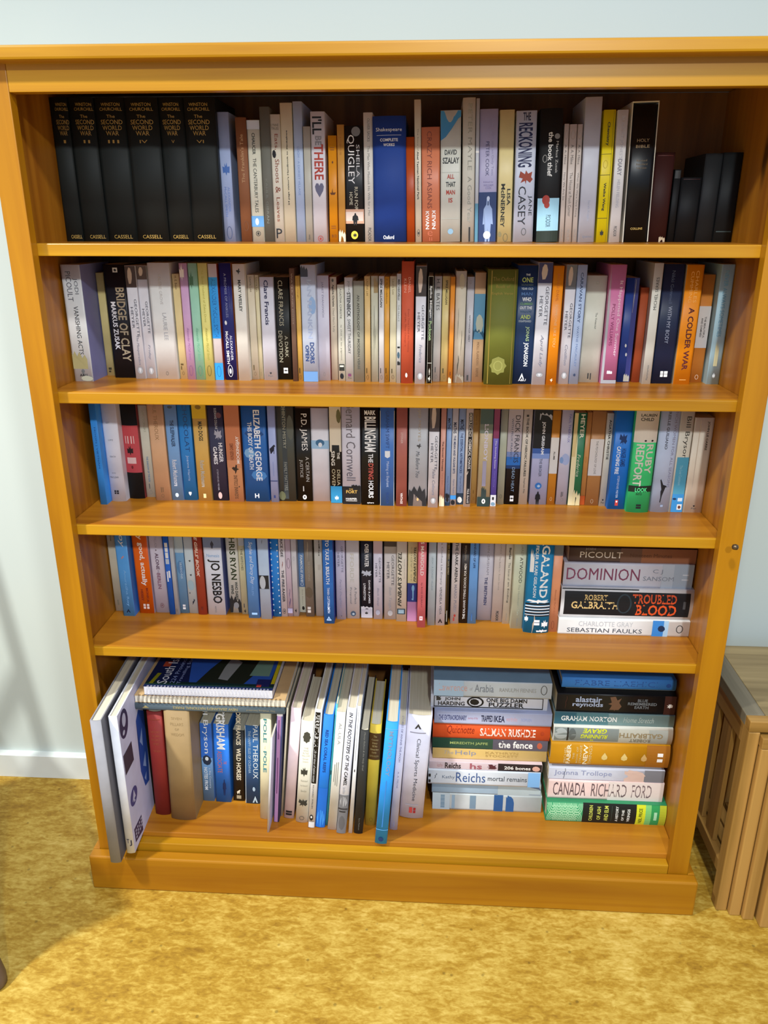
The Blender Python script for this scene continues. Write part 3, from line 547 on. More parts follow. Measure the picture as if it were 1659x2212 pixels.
bk(x=-.4064,y=.1485,z=1.0187,T=.0381,h=.2003,d=.128,kind='pb',col='#e9ebe9',label='thick plain white paperback with faint grey name, sixth from left, second shelf',group='books on the second shelf',items=[('VALERIE GROVE',.1307,.1824,.45,.58,'#bcb8b8','D'),('LAURIE LEE',.0692,.1163,.5,.68,'#a7a7ac','D'),('@ring',.0069,.0137,.42,.54,'#444','D')])
bk(x=-.3788,y=.152,z=1.0187,T=.0124,h=.1818,d=.111,kind='pb',col='#ecd79c',label='short tan orange paperback left of the pink one, seventh from left, second shelf',group='books on the second shelf',items=[('H. E. Bates',.1562,.1786,.35,.65,'#6f5630','D'),('=',.0246,.0275,.2,.6,'#5a4522','D'),('=',.0166,.023,.2,.35,'#5a4522','D'),('@ring',.007,.0134,.35,.65,'#5a4522','D')])
bk(x=-.3628,y=.1468,z=1.0187,T=.0136,h=.1998,d=.128,kind='pb',col='#d8aed5',label='slim pink paperback with white leaves at top, eighth from left, second shelf',group='pastel slim detective series',items=[('@leaf',.1701,.1993,0,.6,'#e3dbdf','D'),('Alexander McCall Smith',.0344,.0915,.38,.66,'#a470a2','Di'),('@ring',.0064,.0253,.25,.75,'#7d4c7c','D')])
bk(x=-.3461,y=.1461,z=1.0187,T=.0157,h=.2,d=.128,kind='pb',col='#a4dac0',label='slim mint green paperback with dark leaf at top, ninth from left, second shelf',group='pastel slim detective series',items=[('@leaf',.1568,.1879,.05,.5,'#49755c','D'),('Alexander McCall Smith',.0339,.0917,.38,.66,'#6fae90','Di'),('@ring',.006,.0251,.25,.75,'#4c8a6d','D')])
bk(x=-.3278,y=.1403,z=1.0187,T=.015,h=.2003,d=.128,kind='pb',col='#eee88c',label='slim pale yellow paperback in the pastel group, tenth from left, second shelf',group='pastel slim detective series',items=[('The Good Husband of Zebra Drive',.1017,.1912,.38,.62,'#b9b054','D'),('Alexander McCall Smith',.0358,.0925,.38,.66,'#a8a048','Di'),('@ring',.0077,.0268,.25,.75,'#55521f','D')])
bk(x=-.3113,y=.1439,z=1.0187,T=.0152,h=.199,d=.128,kind='pb',col='#eadfe0',label='white spine with a long bright blue name block, 11th from left, second shelf',group='books on the second shelf',cf='#a8403c',items=[('=',.0737,.1771,0,1,'#2f9aea','D'),('ALEXANDER McCALL SMITH',.076,.1749,.28,.74,'#1c5a9c','D'),('=',.0005,.0306,0,1,'#2f9aea','D'),('@ring',.0059,.0259,.25,.75,'#1c5a9c','D')])
bk(x=-.2901,y=.1469,z=1.0187,T=.0205,h=.2004,d=.128,kind='pb',col='#24286f',label='navy paperback with white name and white oval logo, 12th from left, second shelf',group='books on the second shelf',cf='#c07a3a',items=[('A PROMISE OF ANKLES',.1096,.1836,.36,.56,'#9196bb','D'),('44 SCOTLAND STREET',.124,.163,.68,.78,'#5d62a0','D'),('@blob',.0966,.1043,.2,.4,'#f2f2f2','D'),('ALEXANDER',.0351,.0789,.56,.76,'#e6e6f2','D'),('McCALL SMITH',.0288,.0858,.2,.44,'#f2f2f2','Db'),('@ring',.0056,.0272,.22,.66,'#f2f2f2','D'),('@e',.0112,.0208,.34,.54,'#f2f2f2','D')])
bk(x=-.2658,y=.1424,z=1.0187,T=.0202,h=.199,d=.128,kind='pb',col='#f0ede2',label='cream paperback with black serif name and small bird, 13th from left, second shelf',group='books on the second shelf',items=[('@bird',.1818,.192,.3,.7,'#333','D'),('MARY WESLEY',.1201,.173,.4,.66,'#33322c','Db')])
bk(x=-.2486,y=.1556,z=1.0187,T=.012,h=.1806,d=.111,kind='pb',col='#e5dac0',label='slim beige paperback, wider of two alike left of white one, second shelf',group='books on the second shelf',items=[('Laurie Lee',.1521,.1774,.35,.68,'#7a6b4c','D'),('=',.0166,.0257,.25,.4,'#6b5c3c','D'),('@ring',.0069,.0134,.3,.65,'#8c7c5c','D')])
bk(x=-.2388,y=.1588,z=1.0187,T=.0064,h=.1802,d=.111,kind='pb',col='#e9deb6',label='narrow cream paperback squeezed beside the white one, 15th from left, second shelf',group='books on the second shelf',items=[('Laurie Lee',.1519,.1757,.3,.7,'#7a6b4c','D'),('@ring',.0065,.0129,.3,.7,'#8c7c5c','D')])
bk(x=-.2201,y=.1495,z=1.0187,T=.0235,h=.1774,d=.111,kind='pb',col='#e0e0ea',label='white paperback with bold dark blue rounded name, 16th from left, second shelf',group='books on the second shelf',items=[('Clare Francis',.0968,.1727,.3,.62,'#2b2b52','Db'),('@heart',.0104,.0143,.45,.6,'#333','D'),('Pan',.0059,.0091,.32,.68,'#777','H')])
bk(x=-.1953,y=.1571,z=1.0187,T=.0255,h=.1771,d=.111,kind='pb',col='#20211e',label='black paperback with tan condensed serif title, 17th from left, second shelf',group='books on the second shelf',items=[('CLARE FRANCIS',.0946,.1716,.26,.56,'#b9b298','D'),('A DARK',.0399,.0775,.58,.8,'#b9b298','D'),('DEVOTION',.0312,.0861,.15,.42,'#b9b298','D'),('@rect',.0169,.0212,.42,.72,'#f2f2f2','D'),('@rect',.0113,.0161,.42,.72,'#f2f2f2','D'),('@rect',.0151,.0177,.5,.64,'#20211e','D')])
bk(x=-.1741,y=.1411,z=1.0187,T=.0082,h=.1924,d=.14,kind='hb',col='#7c5e4d',label='slim chocolate brown book with pale capitals, 18th from left, second shelf',group='books on the second shelf',items=[('WATER AND DOGS',.0996,.1844,.35,.62,'#b7a08c','D')])
bk(x=-.165,y=.1434,z=1.0187,T=.0081,h=.1799,d=.111,kind='pb',col='#e6b75a',label='slim orange and tan paperback left of the cloudy blue one, second shelf',group='books on the second shelf',items=[('Evelyn Waugh',.1431,.177,.35,.68,'#a87a2c','D'),('=',.014,.0232,.25,.45,'#3a2a10','D'),('@ring',.0032,.0108,.3,.7,'#3a2a10','D')])
bk(x=-.1461,y=.1386,z=1.0187,T=.0251,h=.1983,d=.128,kind='pb',col='#ccd7ea',label='cloudy pale blue paperback with navy title near foot, 20th from left, second shelf',group='books on the second shelf',items=[('@tear',.1788,.1978,0,.5,'#3a3f52','D'),('@blob',.1167,.1465,.5,1,'#93b4e0','D'),('IAN RANKIN',.0758,.1744,.42,.72,'#aebbd8','Db'),('DOORS',.0324,.0688,.5,.8,'#1d3c78','Db'),('OPEN',.0363,.0642,.18,.44,'#1d3c78','Db'),('=',.0005,.0182,0,1,'#6e9bd2','D')])
bk(x=-.123,y=.1528,z=1.0187,T=.0205,h=.1802,d=.111,kind='pb',col='#dddbea',label='lilac white paperback with thin grey capitals, 21st from left, second shelf',group='books on the second shelf',cf='#a03038',items=[('JANET EVANOVICH',.1108,.1699,.36,.56,'#7f7c98','D'),('@ring',.0077,.0144,.38,.56,'#888','D')])
bk(x=-.1059,y=.1599,z=1.0187,T=.0117,h=.1774,d=.111,kind='pb',col='#e7dcc5',label='slim cream paperback with two-tone small title, 22nd from left, second shelf',group='books on the second shelf',cf='#8a3428',items=[('@e',.1691,.1747,.3,.6,'#555','D'),('Agatha Christie',.1277,.1651,.3,.64,'#34322c','Db'),("Dead Man's Folly",.0841,.1246,.32,.64,'#938c7c','D')])
bk(x=-.0922,y=.1521,z=1.0187,T=.0115,h=.1653,d=.111,kind='pb',col='#eeecd9',label='short cream paperback with a black hourglass mark at foot, 23rd from left, second shelf',group='books on the second shelf',items=[('AGATHA CHRISTIE',.1081,.1591,.35,.62,'#55534a','D'),('le chat et les pigeons',.0362,.0974,.35,.62,'#7a786c','D'),('@rect',.0177,.0294,.08,.92,'#30302a','D'),('@rect',.0244,.0275,.2,.8,'#e4e2d0','D'),('@blob',.0029,.0133,.2,.8,'#1c1c20','D')])
bk(x=-.0776,y=.1453,z=1.0187,T=.0139,h=.1776,d=.111,kind='pb',col='#e5e5e1',label='white paperback with heavy black inline name, 24th from left, second shelf',group='books on the second shelf',items=[('JOHN',.1537,.1721,.35,.65,'#777','D'),('STEINBECK',.1119,.153,.28,.72,'#1c1c20','Db'),('SWEET THURSDAY',.0491,.1082,.32,.68,'#4a4a48','D'),('@rect',.0091,.0138,.3,.7,'#7a3f66','D'),('Pan',.0048,.008,.3,.75,'#555','H')])
bk(x=-.0604,y=.1413,z=1.0187,T=.0177,h=.1724,d=.14,kind='hb',col='#a8a795',label='sage grey cloth volume with plain sans title, 25th from left, second shelf',group='books on the second shelf',items=[('AN ANTHOLOGY OF MODERN VERSE',.0226,.1497,.36,.6,'#54534a','Db')])
bk(x=-.0453,y=.1422,z=1.0187,T=.0096,h=.18,d=.111,kind='pb',col='#e8c685',label='slim tan paperback right of the sage cloth volume, 26th from left, second shelf',group='books on the second shelf',items=[('LAURIE LEE',.1475,.1753,.35,.65,'#8c6f3c','D'),('=',.0155,.0246,.25,.4,'#4a3818','D'),('@ring',.0044,.0124,.3,.7,'#4a3818','D')])
bk(x=-.0332,y=.1455,z=1.0187,T=.012,h=.1803,d=.111,kind='pb',col='#d2d1ba',label='badly creased dirty white paperback, 27th from left, second shelf',group='books on the second shelf',items=[('@tear',.1525,.1796,.4,1,'#a08a62','D'),('@crack',.0386,.1317,.3,.55,'#4a493c','D'),('@crack',.0588,.0971,.5,.7,'#6a6856','D')])
bk(x=-.0208,y=.1361,z=1.0187,T=.0086,h=.1805,d=.111,kind='pb',col='#e5e3e1',label='slim white paperback with short black capitals at top, 28th from left, second shelf',group='books on the second shelf',items=[('SPIKE MILLIGAN',.1297,.1765,.25,.68,'#222','Db'),('=',.0169,.0259,.25,.4,'#333','D'),('@ring',.0058,.0137,.3,.7,'#333','D')])
bk(x=-.012,y=.1493,z=1.0187,T=.0085,h=.179,d=.111,kind='pb',col='#efb046',label='slim orange paperback between the white and cream ones, 29th from left, second shelf',group='books on the second shelf',items=[('P. G. Wodehouse',.1344,.175,.3,.65,'#8c5c14','D'),('=',.0146,.0238,.25,.4,'#4a2c08','D'),('@ring',.0035,.0114,.3,.7,'#4a2c08','D')])
bk(x=-.0009,y=.1432,z=1.0187,T=.011,h=.1801,d=.111,kind='pb',col='#eae1bd',label='slim pale cream paperback left of the patchy white one, 30th from left, second shelf',group='books on the second shelf',items=[('Laurie Lee',.1499,.1755,.33,.66,'#8a7c54','D'),('=',.0158,.0237,.25,.4,'#4a4028','D'),('@ring',.0055,.0127,.3,.7,'#4a4028','D')])
bk(x=.0091,y=.1354,z=1.0187,T=.0071,h=.1846,d=.111,kind='pb',col='#e0e2dc',label='narrow white paperback with dark patches near foot, 31st from left, second shelf',group='books on the second shelf',items=[('MACHIAVELLI',.1417,.1753,.25,.7,'#333','Db'),('THE PRINCE',.1061,.1344,.3,.66,'#8f918c','D'),('@rect',.0607,.0637,.2,.8,'#222','D'),('@blob',.043,.0545,.15,.8,'#456070','D'),('@tear',.0316,.0391,.2,.9,'#222','D')])
bk(x=.024,y=.1347,z=1.0187,T=.0207,h=.2045,d=.14,kind='hb',col='#d75f3e',label='tall red hardback with pale pink name at top, 32nd from left, second shelf',group='books on the second shelf',items=[('DANIEL',.1536,.179,.55,.74,'#f0ad98','D'),('KLEIN',.1543,.1768,.2,.4,'#f0ad98','D'),('Every Time I Find the Meaning',.0548,.1271,.5,.66,'#a8442c','D'),('of Life, They Change It',.064,.1212,.25,.4,'#a8442c','D'),('@blob',.0105,.0188,.36,.55,'#f6e6dc','D')])
bk(x=.0465,y=.1311,z=1.0187,T=.0175,h=.1974,d=.128,kind='pb',col='#e3e3ea',label='white romance paperback with brown curly-haired portrait, right of red hardback, second shelf',group='matching white regency romance paperbacks',items=[('=',.1482,.1969,0,1,'#3b3331','D'),('@face',.154,.196,.1,.75,'#c9b7ab','D'),('GEORGETTE',.0761,.1342,.6,.84,'#4c4c58','D'),('HEYER',.0889,.1217,.2,.44,'#4c4c58','D'),('Frederica',.0371,.0677,.4,.68,'#7c7c8c','Di'),('@e',.0075,.0192,.28,.78,'#aeb0b2','D'),('@heart',.0088,.018,.42,.64,'#d9d9dc','D')])
bk(x=.063,y=.1371,z=1.0187,T=.0088,h=.1812,d=.111,kind='pb',col='#22221f',label='narrow black paperback with white border and pale green word, 34th from left, second shelf',group='books on the second shelf',items=[('=',.18,.1807,.05,.95,'#d8d4c4','D'),('=',.0005,.1807,.03,.09,'#c8c4b4','D'),('=',.0005,.1807,.91,.97,'#c8c4b4','D'),('Spike Milligan',.113,.1652,.25,.75,'#e8e8e4','Db'),('Puckoon',.0746,.107,.22,.78,'#b6d79c','Db'),('=',.035,.036,.1,.9,'#d8d4c4','D'),('@man',.0145,.0269,.35,.65,'#d8d4c4','D'),('@bird',.0027,.0129,.25,.75,'#e8e8d8','D')])
bk(x=.0753,y=.1546,z=1.0187,T=.0127,h=.1797,d=.111,kind='pb',col='#d6d6d1',label='grey paperback with tall thin black serif name, 35th from left, second shelf',group='books on the second shelf',items=[('H. E. BATES',.1232,.1751,.3,.74,'#484844','D'),('=',.0162,.0257,.3,.42,'#555','D'),('@ring',.0051,.0122,.35,.65,'#777','D')])
bk(x=.0894,y=.1555,z=1.0187,T=.013,h=.1797,d=.111,kind='pb',col='#e9d88f',label='soft yellow paperback with small bold black name, 36th from left, second shelf',group='books on the second shelf',items=[('SPIKE MILLIGAN',.133,.1736,.4,.68,'#4f4a30','Db'),('=',.0146,.0233,.25,.4,'#4f4a30','D'),('@ring',.0043,.0114,.35,.65,'#6f683f','D')])
bk(x=.1,y=.1368,z=1.0187,T=.0074,h=.1799,d=.111,kind='pb',col='#ee9636',label='narrow bright orange paperback with torn edge, 37th from left, second shelf',group='books on the second shelf',items=[('@tear',.0005,.0118,0,.7,'#e8dcb8','D'),('=',.0141,.0204,.3,.5,'#6a3208','D')])
bk(x=.1141,y=.146,z=1.0187,T=.0179,h=.1888,d=.14,kind='hb',col='#d9d0ba',label='tattered book with peeled cream spine, 38th from left, second shelf',group='books on the second shelf',items=[('@crack',.0754,.1281,.25,.38,'#4b463a','D'),('@crack',.0477,.0906,.6,.75,'#4b463a','D'),('@crack',.0134,.0477,.2,.6,'#4b463a','D'),('@tear',.0005,.0166,.2,1,'#a79c88','D'),('@blob',.159,.1852,.3,.85,'#b3a892','D')])
bk(x=.1309,y=.1555,z=1.0187,T=.0122,h=.1789,d=.111,kind='pb',col='#d3d0d4',label='stained lilac grey paperback, 39th from left, second shelf',group='books on the second shelf',items=[('NORTHANGER ABBEY',.0696,.1152,.4,.62,'#45434a','D'),('@ring',.1672,.1738,.35,.6,'#888','D'),('@crack',.0665,.1347,.05,.2,'#77737c','D'),('=',.0024,.0119,.35,.6,'#444','D')])
bk(x=.147,y=.1522,z=1.0187,T=.0185,h=.1859,d=.128,kind='pb',col='#d9b48b',label='tan paperback with blue painted picture on its middle, 40th from left, second shelf',group='books on the second shelf',cf='#6f9fc4',items=[('=',.0748,.1513,0,1,'#5b92b3','D'),('@blob',.0855,.1172,.2,.9,'#b9bfae','D'),('@tear',.0748,.0931,0,1,'#2d5872','D'),('DEFOE',.0095,.0245,.38,.6,'#6b4c30','D'),('MOLL FLANDERS',.0299,.0702,.38,.6,'#8a684a','D')])
bk(x=.1831,y=.1337,z=1.0187,T=.0491,h=.1925,d=.14,kind='hb',col='#70752c',label='thick olive green clothbound anthology with gilt emblem, 41st from left, second shelf',group='books on the second shelf',items=[('=',.0016,.1904,.1,.13,'#9c8434','D'),('=',.0016,.1904,.9,.92,'#8c7834','D'),('The Oxford',.1739,.1804,.16,.86,'#8e7830','H'),('Book of',.1624,.1682,.27,.75,'#8e7830','H'),('English Verse',.1508,.1559,.14,.86,'#a08a3c','H'),('@flower',.0172,.0488,.16,.76,'#8d8c44','D'),('@ring',.0241,.0419,.3,.62,'#a5a458','D')])
bk(x=.2247,y=.1403,z=1.0187,T=.033,h=.1987,d=.128,kind='pb',col='#1d3a63',label='dark blue paperback with many stacked white and green words, 42nd from left, second shelf',group='books on the second shelf',cf='#1c4a86',items=[('THE',.1819,.1852,.4,.62,'#c8d2dc','Hb'),('ONE',.1712,.1794,.22,.78,'#b3c66c','Hb'),('HUNDRED',.1655,.1689,.2,.8,'#4f6672','Hb'),('YEAR OLD',.1592,.1629,.2,.8,'#aab6c0','Hb'),('MAN',.1501,.1553,.22,.78,'#456ba0','Hb'),('WHO',.1403,.1472,.28,.74,'#eef2f4','Hb'),('CLIMBED',.1344,.1384,.18,.82,'#6c9a6c','Hb'),('OUT THE',.1275,.1322,.18,.8,'#e0e6ea','Hb'),('WINDOW',.1216,.1251,.2,.8,'#35557a','Hb'),('AND',.1112,.1182,.24,.74,'#b3c66c','Hb'),('DISAPPEARED',.1059,.1093,.16,.8,'#aab6c0','Hb'),('JONAS',.074,.0988,.52,.74,'#a9c292','Db'),('JONASSON',.0312,.0717,.46,.74,'#eef2f4','Db'),('@tri',.0094,.0195,.36,.6,'#e8ecf0','D'),('A&U',.0053,.0094,.3,.7,'#e8ecf0','Hb')])
bk(x=.2529,y=.1355,z=1.0187,T=.0229,h=.2036,d=.128,kind='pb',col='#e7e8ef',label='white romance paperback with navy-backed lady portrait, left of orange one, second shelf',group='matching white regency romance paperbacks',items=[('=',.1705,.2031,0,1,'#3c3b66','D'),('@face',.1763,.2021,.1,.75,'#c9b7ab','D'),('GEORGETTE',.1019,.1648,.6,.84,'#4c4c58','D'),('HEYER',.1152,.1496,.2,.44,'#4c4c58','D'),('April Lady',.0307,.0854,.4,.68,'#7c7c8c','Di'),('@e',.0137,.0207,.28,.78,'#aeb0b2','D'),('@heart',.015,.0195,.42,.64,'#d9d9dc','D')])
bk(x=.275,y=.1368,z=1.0187,T=.017,h=.1979,d=.128,kind='pb',col='#ff9a1e',label='vivid orange paperback between two portrait-topped white ones, 44th from left, second shelf',group='books on the second shelf',items=[('ROALD DAHL',.1409,.1855,.38,.64,'#c96a12','D'),('SOMEONE LIKE YOU',.0651,.1358,.38,.64,'#f3c489','D'),('@bird',.0044,.0114,.36,.66,'#f8ead0','D')])
bk(x=.2972,y=.1447,z=1.0187,T=.0173,h=.1997,d=.128,kind='pb',col='#e3e3ea',label='white romance paperback with grey veiled portrait, left of sky blue one, second shelf',group='matching white regency romance paperbacks',items=[('=',.16,.1992,0,1,'#6d7078','D'),('@face',.1658,.1983,.1,.75,'#c9b7ab','D'),('GEORGETTE',.0793,.1374,.6,.84,'#4c4c58','D'),('HEYER',.0921,.1241,.2,.44,'#4c4c58','D'),('Cotillion',.0327,.068,.4,.68,'#7c7c8c','Di'),('@e',.0094,.0203,.28,.78,'#aeb0b2','D'),('@heart',.0107,.0191,.42,.64,'#d9d9dc','D')])
bk(x=.3152,y=.1458,z=1.0187,T=.0158,h=.1995,d=.128,kind='pb',col='#bcd2f3',label='sky blue paperback with wide-spaced navy capitals, 46th from left, second shelf',group='books on the second shelf',items=[('CARAVAN STORY',.1048,.1873,.36,.66,'#4a5c84','Db'),('WAYNE MACAULEY',.0304,.0996,.4,.62,'#6f83ac','D'),('@leaf',.0125,.0195,.4,.65,'#33415f','D')])
bk(x=.3445,y=.1643,z=1.0187,T=.034,h=.1814,d=.111,kind='pb',col='#e2e3d1',label='wide plain cream paperback with one tiny line of print, 47th from left, second shelf',group='books on the second shelf',items=[('The Vivisector',.0923,.1202,.56,.66,'#66665a','D'),('@ring',.1675,.1726,.45,.62,'#b9b9a8','D'),('=',.0063,.0161,.42,.48,'#333','D'),('=',.0048,.0161,.55,.6,'#333','D')])
bk(x=.3762,y=.152,z=1.0187,T=.0261,h=.1996,d=.128,kind='pb',col='#db81af',label='pink paperback with silvery worn left edge, 48th from left, second shelf',group='books on the second shelf',items=[('@tear',.0005,.1986,0,.16,'#b4b3b8','D'),('It Happened One Summer',.0477,.1736,.6,.86,'#f4dfe8','D'),('POLLY WILLIAMS',.0661,.1357,.3,.5,'#8d2d5e','D'),('=',.0005,.0066,0,1,'#a9aab0','D'),('@tear',.0175,.0238,.35,.7,'#f8e8f0','D')])
bk(x=.406,y=.1698,z=1.0187,T=.0218,h=.1776,d=.111,kind='pb',col='#24428f',label='battered navy paperback with white scuffs, 49th from left, second shelf',group='books on the second shelf',items=[('=',.0005,.1771,.6,1,'#363a7c','D'),('@crack',.12,.1747,.6,.8,'#a9a8a0','D'),('@blob',.0607,.0669,.35,.5,'#d8d8d0','D'),('@blob',.0453,.0515,.45,.6,'#c8c8c8','D'),('@tear',.0013,.0155,.5,.95,'#b9b5a8','D')])
bk(x=.4274,y=.1694,z=1.0187,T=.0136,h=.1617,d=.1396,kind='hb',col='#b0522d',label='short rust red book beside the navy one, 50th from left, second shelf',group='books on the second shelf',items=[])
bk(x=.4423,y=.1536,z=1.0187,T=.0149,h=.2023,d=.128,kind='pb',col='#e9e9dc',label='slim cream paperback with upward serif name, 51st from left, second shelf',group='books on the second shelf',cf='#b5b2a8',items=[('MICHEL SERRES',.1263,.1795,.35,.68,'#3d3c38','U'),('Flammarion',.0071,.0327,.4,.6,'#666','U')])
bk(x=.4697,y=.1594,z=1.0187,T=.0343,h=.2007,d=.128,kind='pb',col='#222e4d',label='thick dark navy paperback with white square logo, 52nd from left, second shelf',group='books on the second shelf',items=[('Nikki Gemmell',.1363,.19,.4,.56,'#55617f','D'),('WITH MY BODY',.0697,.1319,.42,.6,'#aeb8cf','D'),('@rect',.0172,.0219,.4,.54,'#f2f2f2','D'),('@rect',.0172,.0219,.58,.76,'#f2f2f2','D'),('@rect',.0118,.0165,.4,.54,'#f2f2f2','D'),('@rect',.0118,.0165,.58,.76,'#f2f2f2','D')])
bk(x=.5032,y=.1557,z=1.0187,T=.0281,h=.1996,d=.128,kind='pb',col='#ff9d1d',label='bright amber paperback with maroon title, 53rd from left, second shelf',group='books on the second shelf',cf='#c8b8a0',items=[('CHARLES',.1383,.1903,.56,.76,'#ffbe66','D'),('CUMMING',.1383,.1889,.28,.46,'#ffbe66','D'),('A COLDER WAR',.0245,.1302,.4,.74,'#5c2028','Db'),('=',.0072,.0081,.35,.75,'#ffc878','D')])
bk(x=.5343,y=.1759,z=1.0187,T=.0198,h=.1829,d=.111,kind='pb',col='#dd8b3b',label='orange paperback with a white central title panel, near right end, second shelf',group='books on the second shelf',items=[('=',.0602,.131,0,1,'#dad5d1','D'),('THE BEAUTIFUL',.0771,.1135,.54,.7,'#44403c','Db'),('AND DAMNED',.0786,.1112,.28,.44,'#44403c','Db'),('@ring',.0052,.0134,.36,.66,'#f0d8c0','D')])
bk(x=.5574,y=.1582,z=1.0187,T=.0214,h=.2004,d=.128,kind='pb',col='#b4dbe9',label='pale aqua paperback standing last at the right, 55th from left, second shelf',group='books on the second shelf',cf='#a9c8cc',items=[('NEVER ALWAYS SOMETIMES',.0819,.1904,.3,.62,'#6cacd0','D'),('@tear',.0316,.0759,.35,.65,'#d3cfa4','D'),('@leaf',.0099,.0207,.4,.62,'#e4f0f4','D')])
bk(x=-.5463,y=.1291,z=.7827,T=.0126,h=.205,d=.128,kind='pb',col='#3a97f2',label='thin bright blue guidebook pushed forward at far left, first from left, third shelf',group='books on the third shelf',items=[('MOON | VIETNAM',.0712,.1496,.35,.65,'#1d4f9c','D')])
bk(x=-.5253,y=.1505,z=.7827,T=.0287,h=.212,d=.14,kind='hb',col='#e1e2ee',label='fat white rounded hardback with tiny spaced capitals, second from left, third shelf',group='books on the third shelf',items=[('LET',.1525,.1554,.28,.52,'#777a86','H'),('LIFE',.1196,.1225,.3,.62,'#777a86','H'),('DEATH',.0875,.0906,.28,.66,'#777a86','H'),('KYO',.0555,.0581,.3,.55,'#777a86','H'),('MACLEAR',.0468,.0502,.12,.7,'#5a5c66','H'),('@rect',.0192,.0225,.3,.42,'#1c1c20','D'),('@rect',.0192,.0225,.46,.6,'#1c1c20','D'),('@rect',.0153,.0183,.3,.42,'#1c1c20','D'),('@rect',.0153,.0183,.46,.6,'#1c1c20','D')])
bk(x=-.4957,y=.1686,z=.7827,T=.03,h=.205,d=.14,kind='hb',col='#17181a',label='black hardback wrapped with a red paper band, third from left, third shelf',group='books on the third shelf',cf='#8a2c30',items=[('=',.0526,.1446,0,1,'#c04952','D'),('@rect',.1097,.1244,.15,.72,'#e6c4c4','D'),('@leaf',.0867,.1065,.2,.6,'#2a1c20','D'),('@rect',.0705,.0826,.15,.72,'#e6c4c4','D'),('@e',.0602,.0668,.36,.5,'#7a2a30','D')])
bk(x=-.4719,y=.1775,z=.7827,T=.0169,h=.181,d=.111,kind='pb',col='#dad9c7',label='slim grey cream paperback with blue vertical title, fourth from left, third shelf',group='books on the third shelf',items=[('KAPUSCINSKI',.1306,.174,.45,.68,'#a5a596','D'),('THE SHADOW OF THE SUN',.0308,.0821,.4,.62,'#6b90b4','Db'),('=',.0172,.0274,.4,.5,'#666','D'),('@ring',.0052,.0138,.4,.7,'#888','D')])
bk(x=-.4415,y=.1595,z=.7827,T=.0291,h=.198,d=.128,kind='pb',col='#deb189',label='peach tan paperback with brown capitals running under the shelf, fifth from left, third shelf',group='books on the third shelf',items=[('PAUL THEROUX',.1195,.1925,.36,.6,'#9c7550','D'),('=',.0162,.0263,.4,.46,'#7a5c40','D'),('=',.017,.0263,.52,.57,'#7a5c40','D'),('@ring',.006,.0128,.4,.58,'#7a5c40','D')])
bk(x=-.4138,y=.1621,z=.7827,T=.0222,h=.198,d=.128,kind='pb',col='#7caadf',label='light blue paperback with silver and black condensed lettering, sixth from left, third shelf',group='books on the third shelf',items=[('THE SLEEPWALKER',.1063,.1569,.38,.7,'#23304c','Db'),('@e',.179,.1845,.3,.7,'#41506a','D'),('Robert Muchamore',.0285,.0809,.28,.68,'#dcdfe6','Db'),('@e',.0065,.015,.3,.6,'#cfe0f2','D')])
bk(x=-.389,y=.1636,z=.7827,T=.0241,h=.198,d=.128,kind='pb',col='#2e86d3',label='strong blue paperback with dark outlined title and small white spade, third shelf',group='books on the third shelf',items=[('CHOCOLAT',.0965,.1891,.4,.74,'#20467e','D'),('Joanne Harris',.0394,.0891,.38,.62,'#bcd4ee','D'),('@heart',.009,.0175,.36,.6,'#f2f2f2','D')])
bk(x=-.3603,y=.1619,z=.7827,T=.0258,h=.198,d=.128,kind='pb',col='#ddb25e',label='tan paperback with mustard top and black condensed title, eighth from left, third shelf',group='books on the third shelf',items=[('=',.1608,.1975,0,1,'#d8b418','D'),('@blob',.1781,.1867,.25,.7,'#8a6c14','D'),('MAD DOGS',.1185,.1553,.38,.68,'#2c2a22','Db'),('Robert Muchamore',.0279,.0803,.3,.62,'#c4bcac','Db'),('@rect',.006,.0144,.38,.58,'#efd9a0','D')])
bk(x=-.3309,y=.1651,z=.7827,T=.0292,h=.198,d=.128,kind='pb',col='#383851',label='dark indigo paperback with swirling silver artwork, ninth from left, third shelf',group='books on the third shelf',items=[('SUZANNE COLLINS',.1406,.1802,.45,.6,'#c9c9d2','D'),('@splat',.1197,.1406,.35,.85,'#a4a4b4','D'),('HUNGER',.0766,.1141,.58,.84,'#f0eef2','Db'),('GAMES',.0724,.1068,.22,.48,'#f0eef2','Db'),('STEPHENIE MEYER',.0207,.0625,.36,.46,'#b8b4c0','D'),('@e',.0037,.0173,.35,.6,'#dcb8b4','D'),('@blob',.1613,.1723,.55,.9,'#6a3f4c','D')])
bk(x=-.2993,y=.1606,z=.7827,T=.0278,h=.198,d=.128,kind='pb',col='#e2a678',label='copper paperback fading to peach with upward author name, tenth from left, third shelf',group='books on the third shelf',cf='#8c4a30',items=[('=',.0825,.1975,0,1,'#c27750','D'),('=',.0677,.0825,0,1,'#d08c62','D'),('HUNGER GAMES',.0825,.115,.25,.5,'#7a4028','Ub'),('MOCKINGJAY',.076,.1286,.68,.94,'#efe4da','Ub'),('@bird',.0554,.0743,.3,.8,'#3b2c22','D'),('SUZANNE COLLINS',.0059,.0529,.4,.64,'#4a3524','U'),('@e',.0289,.0315,.7,.78,'#3b2c22','D')])
